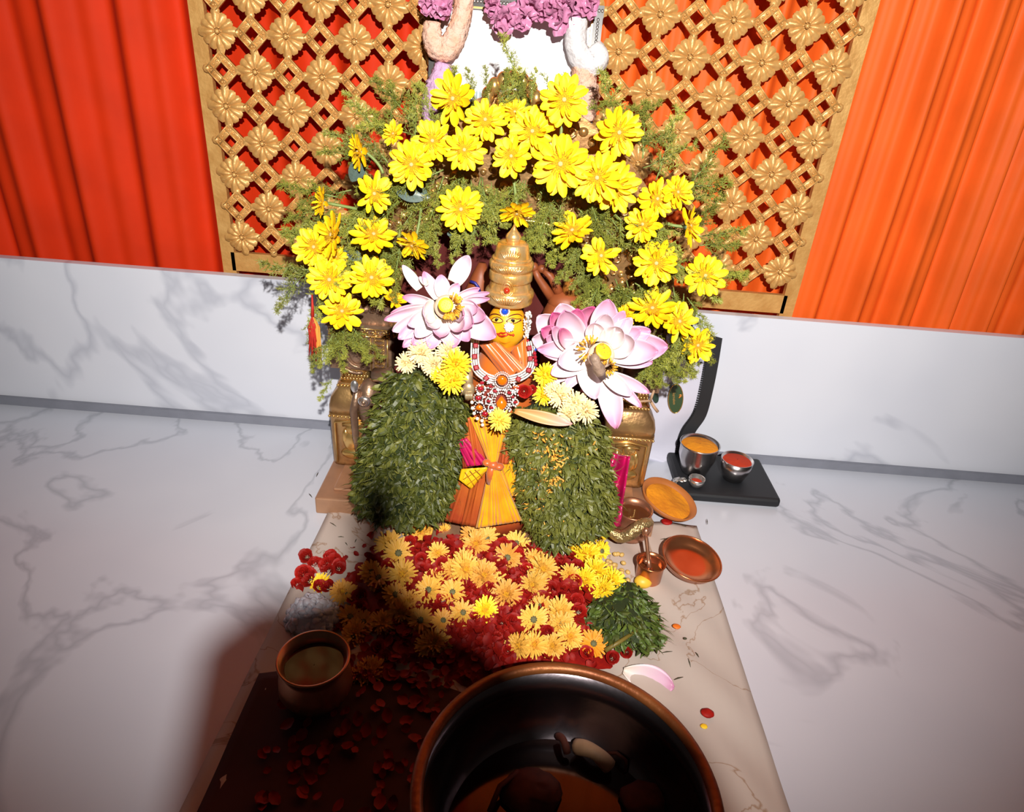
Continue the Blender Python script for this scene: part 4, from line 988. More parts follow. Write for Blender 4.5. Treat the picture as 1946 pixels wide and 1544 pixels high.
def stamens(px, py, r, Y, par, n=46, lo=0, hi=2 * PI, seed=1):
    rs = random.Random(seed); P = at(px, py, Y) ; R = r * upx(P); n_ = (CAM - P).normalized(); F3 = frame(n_, _U); mb = MB()
    for k in range(n):
        a = rs.uniform(lo, hi); q0, q1 = R * rs.uniform(.35, .6), R * rs.uniform(.8, 1.15)
        d = F3 @ Vector((math.cos(a), math.sin(a), 0)); b = P + d * q0; t = P + d * q1 + n_ * R * rs.uniform(.1, .5); 
        mb.tube([b - par.location, b.lerp(t, .6) + n_ * R * .12 - par.location, t - par.location], [.0010, .0012, .0018], 4)
    obj('stamens', mb, M_stamen, par, M=Matrix.Identity(4), kind='stuff')
receptacle(849, 584, 24, YQ - .012, L1); pod(847, 580, 14.5, YQ - .045, L1, (-.1, .1)); stamens(856, 582, 24, YQ - .03, L1, 60, -2.2, 1.6)
# big open lotus
c2 = (1140, 668); PL = []
for (tx, ty, w, yt, mm, tw) in [
    (1156, 570, 54, .0, 'p', -.1), (1186, 592, 30, -.015, 'p', .1), (1201, 606, 34, -.02, 'w', .1), (1217, 626, 36, -.015, 'p', .2), (1236, 628, 46, .0, 'p', .2), (1269, 659, 62, -.01, 'p', .2), (1250, 668, 52, -.03, 'p', .1), (1240, 690, 44, -.01, 'p', .3),
    (1154, 598, 40, -.03, 'w', -.1), (1128, 615, 40, -.02, 'w', -.2), (1180, 625, 44, -.035, 'w', .1), (1205, 648, 50, -.04, 'w', .1),
    (1234, 748, 28, -.01, 'p', .4), (1219, 775, 24, -.02, 'p', .3), (1171, 815, 46, -.02, 'p', .1), (1200, 752, 30, -.03, 'w', .2),
    (1132, 758, 44, -.06, 'w', 0), (1027, 728, 44, -.01, 'p', -.3), (1066, 746, 24, -.02, 'p', -.1), (1048, 712, 44, -.03, 'w', -.2), (1022, 664, 40, -.02, 'p', -.4), (1062, 690, 50, -.035, 'w', -.2)]:
    dx, dy = tx - c2[0], ty - c2[1]; l = math.hypot(dx, dy); f = min(.4, 16 / l)
    PL.append((c2[0] + dx * f, c2[1] + dy * f, tx, ty, w, -.005, yt, mm, tw))
for k in range(12, 16): PL[k] = (1150, 712) + PL[k][2:]
PL[16] = (1112, 688) + PL[16][2:]
YQ2 = 1.16
L2 = lotus(c2, 'big wide-open white lotus with pink petal tips and drooping lower petals', PL, YQ2)
receptacle(1142, 676, 26, YQ2 - .018, L2); pod(1147, 668, 17, YQ2 - .05, L2, (.6, .5)); stamens(1122, 664, 24, YQ2 - .04, L2, 50, 0, 6.3, 4); stamens(1156, 698, 16, YQ2 - .045, L2, 34, 0, 6.3, 5)
mb = MB(); mb.tube([at(1127, 676, YQ2 - .07) - L2.location, at(1131, 682, YQ2 - .075) - L2.location, at(1133, 690, YQ2 - .075) - L2.location, at(1138, 702, YQ2 - .07) - L2.location, at(1144, 717, YQ2 - .06) - L2.location], [.007, .009, .008, .0125, .008], 7)
obj('withered_base', mb, mat('withered_grey', (.34, .23, .17), .5, var=.3, vscale=60, bump=.5), L2, M=Matrix.Identity(4))
# half-closed deep pink lotus
PL = []
for (bx, by, tx, ty, w, yb, yt, mm, tw) in [
    (1092, 668, 1012, 644, 60, 0, -.0, 'w', -.5), (1090, 662, 1022, 602, 62, .01, .01, 'w', -.3), (1088, 650, 1066, 578, 60, .02, .02, 'w', 0), (1092, 645, 1128, 584, 46, .02, .01, 'd', .3),
    (1090, 655, 1030, 626, 44, 0, -.015, 'd', -.2), (1090, 650, 1050, 596, 44, 0, -.01, 'd', -.1), (1090, 650, 1098, 588, 44, 0, -.005, 'd', .1), (1098, 668, 1072, 592, 56, -.02, -.045, 'p', -.1), (1085, 668, 1040, 640, 34, -.02, -.04, 'p', -.3), (1078, 662, 1052, 622, 26, -.03, -.05, 'p', .2), (1086, 660, 1066, 626, 26, -.03, -.055, 'd', .3), (1100, 672, 1030, 668, 36, -.02, -.04, 'p', -.2)]:
    PL.append((bx, by, tx, ty, w, yb, yt, mm, tw))
lotus((1085, 660), 'half-closed deep pink lotus between the earring and the big open lotus', PL, 1.185)
# loose petals
petal_between(at(978, 782, 1.10), at(1088, 806, 1.085), .022, None, ramp_mat('dry_petal', [(0, (.62, .26, .08)), (.5, (.70, .34, .16)), (1, (.62, .32, .30))], 'X', .5), cup=.2, bend=-.1, name='lotus_petal', base=.1, label='dry orange-pink lotus petal lying across the leaf garland', cat='petal')
petal_between(atz(1185, 1275, .016), atz(1281, 1308, .012), .050, None, M_lotus, cup=.2, bend=.05, name='lotus_petal', base=.04, label='fallen pink lotus petal on the sheet beside the steel vessel rim', cat='petal')

# ------------------------------------------------------------------ small chrysanthemums
def chry(seed, rings=((1.0, 26, .02), (.9, 24, .28), (.72, 22, .6), (.55, 16, .95), (.38, 9, 1.25)), w=.075):
    rs = random.Random(seed); mb = MB()
    for L_, n, el in rings:
        for k in range(n):
            a = 2 * PI * (k + rs.uniform(-.3, .3)) / n; e_ = el + rs.uniform(-.15, .15); l = L_ * rs.uniform(.85, 1.1)
            T = Matrix.Rotation(a, 4, 'Z') @ Matrix.Rotation(-e_, 4, 'Y')
            cv = rs.uniform(-.10, .10); sk = rs.uniform(-.06, .06)
            mb.add([(.10, -w * .5, 0), (.10, w * .5, 0), (l * .65, w + sk, .03 + cv * .4), (l * .65, -w + sk, .03 + cv * .4), (l * .65, sk, -.02 + cv * .4), (l, w * .62 + sk * 2, cv), (l, -w * .62 + sk * 2, cv)], [(0, 4, 3), (0, 1, 4), (1, 2, 4), (3, 4, 6), (4, 5, 6), (4, 2, 5)], T)
    return mb.mesh('petals', True)
CH = [chry(s) for s in range(4)]
CHF = [chry(10 + s, ((1.0, 22, .0), (.92, 20, .16), (.75, 16, .35)), .09) for s in range(3)]
CHD = [chry(20 + s, ((1.0, 24, .0), (.95, 22, .35), (.85, 20, .7), (.7, 16, 1.05), (.5, 10, 1.35)), .075) for s in range(2)]
mb = MB(); mb.ball((0, 0, .12), (.26, .26, .16), 12, 8); CC = mb.mesh('core')
mb = MB(); mb.ball((0, 0, .05), (.22, .22, .12), 10, 6)
for k in range(9): mb.ball((.2 * math.cos(k * .7), .2 * math.sin(k * .7), .1), (.05, .05, .08), 5, 4)
CE = mb.mesh('eye')
def chrys(P, R, n, label, group, kind='c', pm=None, spin=None):
    E_ = empty('chrysanthemum', None, label, 'flower', group, M=TRS(P, frame(n) @ Matrix.Rotation(rnd(0, 6) if spin is None else spin, 3, 'Z'), R))
    if kind == 'c': obj('petals', random.choice(CH), pm or M_chryp, E_, M=Matrix.Identity(4)); obj('core', CC, M_chryc, E_, M=Matrix.Identity(4))
    elif kind == 'f': obj('petals', random.choice(CHF), pm or M_chryp, E_, M=Matrix.Identity(4)); obj('core', CE, M_chrye, E_, M=Matrix.Identity(4))
    else: obj('petals', random.choice(CHD), pm or M_yel, E_, M=Matrix.Identity(4)); obj('core', CC, M_chryc if pm is None else pm, E_, M=Matrix.Identity(4))
    return E_
M_yelp = mat('yellow_petals', (.96, .62, .015), .6, objrand=.1); M_creamp = mat('cream_petals', (.88, .74, .46), .6, col2=(.88, .64, .25), vscale=90, objrand=.1)
M_midp = mat('pendant_flower', (.94, .66, .08), .6, objrand=.05)
def cam_n(P, tx=0, ty=0): return ((CAM - P).normalized() + _R * tx + _U * ty)
for (x, y, r, Y, pm, lab, g) in [
    (800, 670, 27, 1.145, M_creamp, 'cream chrysanthemum under the pale lotus', 'cream flowers on the garland'), (772, 690, 21, 1.15, M_creamp, 'outermost cream chrysanthemum beside the carved capital', None), (826, 694, 26, 1.135, M_creamp, 'cream chrysanthemum between pale lotus and leaf garland', None), (852, 668, 24, 1.14, M_creamp, 'cream chrysanthemum under the lotus near the necklace', None),
    (868, 692, 30, 1.12, M_yelp, 'upper bright yellow chrysanthemum beside the brass hand', None), (858, 722, 30, 1.11, M_yelp, 'lower bright yellow chrysanthemum beside the brass hand', None), (836, 712, 20, 1.125, M_yelp, 'small yellow chrysanthemum against the dark leaf garland', None),
    (1066, 752, 26, 1.13, M_creamp, 'upper cream chrysanthemum under the big open lotus', None), (1094, 766, 25, 1.115, M_creamp, 'middle cream chrysanthemum under the big open lotus', None), (1114, 780, 26, 1.11, M_creamp, 'outer cream chrysanthemum under the drooping white petal', None), (1080, 786, 23, 1.105, M_creamp, 'lowest cream chrysanthemum above the dry petal', None), (1050, 742, 18, 1.135, M_creamp, 'small cream chrysanthemum beside the red rose', None),
    (1036, 712, 24, 1.15, M_yelp, 'yellow chrysanthemum between necklace and open lotus', None), (1034, 750, 22, 1.14, M_yelp, 'yellow chrysanthemum between red rose and cream flowers', None),
    (949, 799, 24, 1.09, M_midp, 'single yellow chrysanthemum pinned below the necklace pendant', None)]:
    P = at(x, y, Y); chrys(P, r * upx(P), cam_n(P, rnd(-.2, .2), rnd(-.1, .3)), lab, g, 'd', pm)
# ------------------------------------------------------------------ leaf garlands
def rows(poly, n):
    ys = [p[1] for p in poly]; y0, y1 = min(ys), max(ys); out = []
    for k in range(n + 1):
        y = lerp(y0 + .5, y1 - .5, k / n); xs = []
        for (ax_, ay), (bx, by) in zip(poly, poly[1:] + poly[:1]):
            if (ay <= y < by) or (by <= y < ay): xs.append(ax_ + (bx - ax_) * (y - ay) / (by - ay))
        out.append((y, min(xs), max(xs)))
    return out
def pillow(poly, Yf, thick, nr=22, K=24):
    R_ = rows(poly, nr); mb = MB(); vs = []; fs = []
    for k, (y, a, b) in enumerate(R_):
        t = k / nr; e = math.sin(PI * (.06 + .88 * t)) ** .5; mid = (a + b) / 2; h = (b - a) / 2 * .93; Y0 = Yf(t)
        for i in range(K):
            q = 2 * PI * i / K
            vs.append(at(mid + h * math.cos(q), y, Y0 - thick * e * math.sin(q)))
    for j in range(nr):
        for i in range(K):
            b = (i + 1) % K; fs.append((j * K + i, j * K + b, (j + 1) * K + b, (j + 1) * K + i))
    fs.append(tuple(reversed(range(K)))); fs.append(tuple(nr * K + i for i in range(K)))
    return mb.add(vs, fs), R_
def leafcloud(poly, Yf, thick, n, seed, size=(.010, .028), down=.7, nr=22):
    rs = random.Random(seed); core, R_ = pillow(poly, Yf, thick); lv = [MB(), MB(), MB()]
    cum = []; tot = 0
    for (y, a, b) in R_: tot += b - a; cum.append(tot)
    for k in range(n):
        z = rs.uniform(0, tot); j = next(i for i, c_ in enumerate(cum) if c_ >= z); y, a, b = R_[j]; y += rs.uniform(-6, 6)
        t = j / nr; e = math.sin(PI * (.06 + .88 * t)) ** .5; q = rs.uniform(-.15, PI + .15); mid = (a + b) / 2; h = (b - a) / 2
        lob = 1 + .10 * math.sin(y * .11 + q * 3) + .07 * math.sin(y * .23 - q * 5)
        P = at(mid + h * math.cos(q) * .97, y, Yf(t) - thick * e * math.sin(q) * rs.uniform(.86, 1.08) * lob)
        nrm = Vector((math.cos(q), -abs(math.sin(q)) - .15, rs.uniform(-.2, .35))).normalized()
        d = (Vector((rs.uniform(-1, 1), rs.uniform(-.6, .3), rs.uniform(-1, 1) - down)) + nrm * rs.uniform(-.1, 1.15)).normalized()
        s = d.cross(nrm); s = s.normalized() if s.length > 1e-3 else d.orthogonal().normalized(); L_ = rs.uniform(*size); w_ = L_ * rs.uniform(.11, .26); up = s.cross(d)
        if rs.random() < .16: w_ *= .2; L_ *= 1.7
        sg = 1 if up.dot(nrm) > 0 else -1
        mb = lv[0 if rs.random() < .62 else 1]; o = len(mb.v); m1 = P + d * L_ * .35 + up * sg * L_ * .10; m2 = P + d * L_ * .7 + up * sg * L_ * .10; tip = P + d * L_ + up * sg * L_ * .0
        mb.v += [tuple(P), tuple(m1 + s * w_ + up * sg * w_ * .4), tuple(m1), tuple(m1 - s * w_ + up * sg * w_ * .4), tuple(m2 + s * w_ * .8 + up * sg * w_ * .3), tuple(m2), tuple(m2 - s * w_ * .8 + up * sg * w_ * .3), tuple(tip)]
        mb.f += [(o, o + 1, o + 2), (o, o + 2, o + 3), (o + 1, o + 4, o + 5, o + 2), (o + 2, o + 5, o + 6, o + 3), (o + 4, o + 7, o + 5), (o + 5, o + 7, o + 6)]
    return core, lv
def garland(name, poly, Yf, thick, n, seed, base, label, m1, m2, cat='garland', **k):
    core, lv = leafcloud(poly, Yf, thick, n, seed, **k)
    E_ = empty(name, base, label, cat)
    obj('core', core, M_tcore, E_); obj('leaves', lv[0], m1, E_, kind='stuff', smooth=False); obj('pale_leaves', lv[1], m2, E_, kind='stuff', smooth=False)
    return E_
polyL = [(738, 716), (762, 704), (790, 699), (822, 712), (850, 738), (878, 760), (884, 790), (876, 830), (868, 870), (864, 920), (852, 965), (826, 985), (780, 1002), (735, 1000), (692, 978), (678, 945), (684, 890), (696, 840), (708, 800), (724, 760), (732, 728)]
garland('leaf_garland', polyL, lambda t: lerp(1.195, 1.165, t), .05, 3800, 1, at(770, 1000, 1.18), 'thick dark green leaf garland beside the beast head on the pillar', M_tulsi, M_tulsi2)
polyR = [(980, 800), (992, 774), (1020, 764), (1050, 768), (1075, 790), (1120, 800), (1146, 815), (1152, 860), (1158, 920), (1164, 965), (1150, 1008), (1100, 1022), (1066, 1042), (1046, 1050), (1020, 1010), (1000, 975), (990, 930), (980, 880), (970, 850), (972, 815)]
garland('leaf_garland', polyR, lambda t: lerp(1.18, 1.14, t), .05, 3800, 2, at(1070, 1040, 1.15), 'thick green leaf garland flecked with yellow petals beside the magenta silk', mat('tulsi_light', (.155, .155, .022), .5, col2=(.07, .080, .012), vscale=40), M_tulsi2)
polyG = [(1136, 1132), (1165, 1118), (1190, 1104), (1212, 1112), (1232, 1150), (1246, 1190), (1250, 1216), (1234, 1230), (1200, 1226), (1184, 1210), (1150, 1222), (1130, 1206), (1112, 1180), (1108, 1150)]
def bunchY(t): return atz(1180, lerp(1104, 1230, t), .012).y
garland('leaf_bunch', polyG, bunchY, .045, 1500, 3, atz(1180, 1215, 0), 'small bunch of dark green leaves on the sheet beside the flower heap', mat('tulsi_bunch', (.11, .155, .022), .5, col2=(.05, .085, .012), vscale=45), M_tulsi, cat='leaves')
# yellow petal threads stuck on the garland
rs = random.Random(8); mb = MB()
for k in range(280):
    x, y = rs.gauss(1044, 20), rs.gauss(905, 30); 
    if k > 215: x, y = rs.uniform(990, 1140), rs.uniform(820, 1000)
    P = at(x, y, 1.105 + .0004 * abs(x - 1065)); d = Vector((rs.uniform(-1, 1), -.3, rs.uniform(-1, 1))).normalized() * rs.uniform(.005, .014)
    mb.tube([P, P + d * .5 + Vector((0, -.003, 0)), P + d], [.0014, .0019, .0008], 4)
obj('flower_threads', mb, M_chryo, label='orange-yellow petal threads clinging to the green leaf garland', cat='petals', kind='stuff')
# rose beside the necklace
def rose_mesh(seed):
    rs = random.Random(seed); mb = MB()
    for lay, (n_, r0, r1, zl, zh) in enumerate(((4, .10, .26, -.3, .42), (5, .22, .52, -.42, .40), (6, .34, .92, -.48, .22))):
        for k in range(n_):
            a = 2 * PI * (k + rs.uniform(-.25, .25)) / n_ + lay; ht = rs.uniform(.8, 1.15); cl = rs.uniform(.0, .35); op = rs.uniform(.85, 1.15)
            def fn(uu, v):
                q = (v - .5) * 2 * (1.0 if lay else 1.3) * (.55 + .45 * math.sin(PI * min(1, uu * .8 + .2))); r = lerp(r0, r1 * op, uu ** (.7 if lay < 2 else .9))
                z = lerp(zl, zh * ht, uu) - cl * max(0, uu - .7) * 2 - .14 * abs(v - .5) * 2 * uu
                return (r * math.cos(q), r * math.sin(q), z + .03 * math.sin(q * 6 + k))
            mb.grid(fn, 5, 6, Matrix.Rotation(a, 4, 'Z'))
    return mb.mesh('petals')
ROSE = [rose_mesh(s) for s in range(4)]
mb = MB()
for k in range(5): mb.ball((.25 * math.cos(k * 1.26), .25 * math.sin(k * 1.26), -.52), (.22, .10, .08), 8, 5)
mb.tube([(0, 0, -.5), (.03, 0, -.75)], .10, 6); ROSEC = mb.mesh('calyx')
def rose(P, R, n, label, group):
    E_ = empty('rose', None, label, 'flower', group, M=TRS(P, frame(n) @ Matrix.Rotation(rnd(0, 6), 3, 'Z'), R))
    obj('petals', random.choice(ROSE), M_rose, E_, M=Matrix.Identity(4)); obj('calyx', ROSEC, M_rosec, E_, M=Matrix.Identity(4))
P = at(996, 744, 1.13); rose(P, 15 * upx(P), cam_n(P), 'dull red rose beside the necklace pendant', None)
P = at(1012, 741, 1.135); rose(P, 9 * upx(P), cam_n(P), 'small orange-red bud next to the red rose', None)

# ------------------------------------------------------------------ jewellery
neck = empty('necklace', at(953, 730, 1.14), 'broad necklace of white stones and red gems with a drop pendant', 'necklace')
YN = 1.165
def strandY(y): return lerp(1.205, 1.145, max(0, min(1, (y - 645) / 80)))
def band(path, seed, wpx):
    rs = random.Random(seed); D = dens(path, 12); mb = MB()
    for i, p in enumerate(D):
        d = (D[min(i + 1, len(D) - 1)] - D[max(i - 1, 0)]).normalized(); nrm = Vector((-d.y, d.x, 0))
        for k in range(4):
            q = p + nrm * (k - 1.5) / 1.5 * wpx / 2; c = at(q.x, q.y, strandY(q.y) - .004 + .003 * abs(k - 1.5)); mb.ball(c, rs.uniform(1.6, 2.2) * upx(c), 6, 5)
    return mb
obj('stone_band', band([(903, 646), (902, 668), (903, 690), (908, 704), (922, 716), (938, 722)], 1, 13), M_stone, neck, kind='stuff')
obj('stone_band', band([(1007, 650), (1010, 672), (1011, 692), (1004, 706), (990, 716), (970, 722)], 2, 13), M_stone, neck, kind='stuff')
def gem(name, x, y, r, m, Y=None, shape='box', ang=0, lab=None):
    c = at(x, y, (strandY(y) if Y is None else Y) - .010); g = upx(c); mb = MB()
    n = frame((CAM - c).normalized(), _U)
    if shape == 'box':
        mb.lathe([(r * 1.3 * g, -.003), (r * 1.3 * g, .002), (r * .8 * g, .005)], 4, Matrix.Translation(c) @ (n @ Matrix.Rotation(PI / 4 + ang, 3, 'Z')).to_4x4()); return obj(name, mb, m, neck, smooth=False)
    if shape == 'drop':
        T = Matrix.Translation(c) @ n.to_4x4(); mb.ball((0, 0, 0), (r * g, r * g * 1.25, r * g * .55), 16, 10)
        mb.v = [(x_ * (1 - .5 * max(0, y_ / (r * g))), y_, z_) for x_, y_, z_ in mb.v]; mb.v = [tuple(T @ Vector(q_)) for q_ in mb.v]; return obj(name, mb, m, neck)
    mb.ball(c, (r * g, r * g * .6, r * g * (1.0 if shape == 'round' else .75)), 14, 9); return obj(name, mb, m, neck)
for x, y, a in ((904, 657, .1), (902, 678, .05), (905, 699, .2), (924, 719, .7), (1006, 662, .2), (1008, 682, .05), (1005, 704, -.2), (985, 721, -.5)): gem('ruby_square', x, y, 5.2, M_ruby, ang=a)
for x, y, r, m, s in ((954, 724, 10, M_amber, 'round'), (953, 766, 10.5, M_amber, 'drop'), (913, 739, 6, M_ruby, 'oval'), (909, 757, 6, M_ruby, 'oval'), (911, 775, 7, M_amber, 'oval'), (922, 787, 6, M_ruby, 'oval'), (916, 728, 4.5, M_ruby, 'oval'), (941, 744, 4, M_ruby, 'oval'), (968, 747, 4, M_ruby, 'oval'), (929, 763, 3.6, M_ruby, 'oval'), (979, 765, 3.6, M_ruby, 'oval'), (934, 775, 3.8, M_ruby, 'oval'), (975, 755, 3.2, M_ruby, 'oval'), (932, 735, 3.4, M_ruby, 'oval')):
    gem('gem', x, y, r, m, 1.138 - .0003 * (y - 720), s)
rs = random.Random(4); mb = MB()
def ringst(cx, cy, r, n, Y, sz=1.7, sy=1.0):
    for k in range(n):
        a = 2 * PI * k / n; c = at(cx + r * math.cos(a), cy + r * sy * math.sin(a), Y); mb.ball(c, sz * upx(c), 6, 5)
ringst(954, 724, 13, 22, 1.132); ringst(954, 724, 16.5, 26, 1.136, 1.5); ringst(953, 763, 13, 20, 1.122, 1.7, 1.25); ringst(953, 763, 17, 26, 1.125, 1.6, 1.25)
for cx, cy, r in ((913, 739, 8.5), (909, 757, 8.5), (911, 775, 9.5), (922, 787, 8.5), (941, 744, 6.5), (968, 747, 6.5), (929, 763, 6), (979, 765, 6), (934, 775, 6)): ringst(cx, cy, r, 13, 1.128, 1.5)
for k in range(330):
    x, y = rs.uniform(908, 985), rs.uniform(722, 790)
    if (x - 948) ** 2 / 42 ** 2 + (y - 750) ** 2 / 40 ** 2 > 1 or (rs.random() < .3): continue
    if math.hypot(x - 954, y - 724) < 17 or math.hypot(x - 953, (y - 763) / 1.2) < 15: continue
    c = at(x, y, 1.136 - .0003 * (y - 720)); mb.ball(c, rs.uniform(1.3, 2.2) * upx(c), 6, 5)
obj('pendant_stones', mb, M_stone, neck, kind='stuff')
mb = MB(); mb.ball(at(948, 755, 1.15), (34 * fu, .010, 34 * fu), 20, 12); obj('pendant_back', mb, mat('pendant_base', (.20, .03, .02), .5), neck)
for x, y in ((897, 765), (898, 776), (901, 786), (907, 796), (916, 800), (917, 808)):
    c = at(x, y, 1.128); mb = MB(); mb.ball(c, 3.6 * upx(c), 10, 8); obj('pearl', mb, M_pearl, neck)
mb = MB(); c = at(1018, 665, 1.165); mb.ball(c, 2.6 * upx(c), 8, 6); obj('blue_bead', mb, M_blue, neck)
mb = MB()
for k in range(4): c = at(1016 + k * .8, 672 + 7 * k, 1.165); mb.ball(c, 4 * upx(c), 8, 6)
obj('side_garnet', mb, M_ruby, neck)
# nose stud and earring
c = onf(967, 622, .004); e = empty('nose_stud', c, 'round nose stud packed with tiny white stones', 'jewel'); mb = MB(); rs = random.Random(2)
nn_ = frame((CAM - c).normalized(), _U)
for k in range(44):
    a = k * 2.4; r = 9 * fu * math.sqrt((k + .5) / 44); mb.ball(c + nn_ @ Vector((r * math.cos(a), r * math.sin(a), .002)), 1.5 * fu, 6, 4)
obj('stones', mb, M_stone, e, kind='stuff')
mb = MB(); mb.lathe([(8.6 * fu, -.0035), (8.8 * fu, .0005), (8 * fu, .001)], 20, Matrix.Translation(c) @ nn_.to_4x4()); obj('setting', mb, M_silver, e)
c = at(1003, 615, 1.215); e = empty('earring', c, 'long white stone earring beside the half-closed lotus', 'jewel'); mb = MB(); rs = random.Random(6)
for k in range(70):
    t = rs.random(); x = 1004 - 4 * t + rs.uniform(-7, 7) * (1 - .3 * abs(t - .3)); y = lerp(593, 642, t); q = at(x, y, 1.213 + rs.uniform(-.004, .004)); mb.ball(q, rs.uniform(1.5, 2.6) * upx(q), 6, 5)
obj('stones', mb, M_stone, e, kind='stuff')
mb = MB(); mb.tube([at(1003, 592, 1.218), at(1004, 615, 1.22), at(1001, 642, 1.22)], [.003, .006, .003], 8); obj('setting', mb, M_silver, e)
mb = MB(); c = at(1003, 648, 1.214); mb.ball(c, 3.2 * fu, 8, 6); obj('drop_bead', mb, M_ruby, e)

# ------------------------------------------------------------------ heap of offered flowers
def hz(x, y):                                   # height of the heap
    h = .062 * math.exp(-((x + .02) / .20) ** 2 - ((y - 1.11) / .10) ** 2) + .035 * math.exp(-((x - .06) / .17) ** 2 - ((y - .93) / .12) ** 2)
    h += .025 * math.exp(-((x + .12) / .16) ** 2 - ((y - 1.0) / .16) ** 2) + .02 * math.exp(-((x - .16) / .07) ** 2 - ((y - 1.04) / .09) ** 2)
    return h
def onheap(px, py, off=.0):
    z = .03
    for _ in range(8): P = atz(px, py, z + off); z = hz(P.x, P.y)
    return P
HEAPN = Vector((0, -.35, 1))
rs = random.Random(21); mb = MB()
mb.grid(lambda a, b: (lerp(-.36, .30, a), lerp(.78, 1.18, b), max(.003, hz(lerp(-.36, .30, a), lerp(.78, 1.18, b)) - .008)), 40, 30)
for k in range(2000):
    x, y = rs.gauss(0, .12), rs.gauss(1.0, .09)
    if k % 5 == 0: x, y = rs.uniform(-.33, .2), rs.uniform(.8, 1.15)
    if k % 9 == 0: x, y = rs.uniform(-.34, -.06), rs.uniform(.5, .95)
    if x > .19: continue
    z = max(.007 if (y > .83 or x > .13) else .020, hz(x, y) + rs.uniform(-.004, .008)); T = TRS(Vector((x, y, z)), frame((rs.uniform(-.7, .7), rs.uniform(-.9, .4), 1)) @ Matrix.Rotation(rs.uniform(0, 6), 3, 'Z'), rs.uniform(.006, .012))
    mb.grid(lambda uu, v: ((uu - .5) * 2, (v - .5) * 1.7 * math.sin(PI * (.12 + .8 * uu)), .35 * ((uu - .5) ** 2 + (v - .5) ** 2) * 2), 3, 3, T)
obj('rose_petal_heap', mb, M_rose, label='loose bed of red rose petals under the chrysanthemums', cat='petals', kind='stuff')
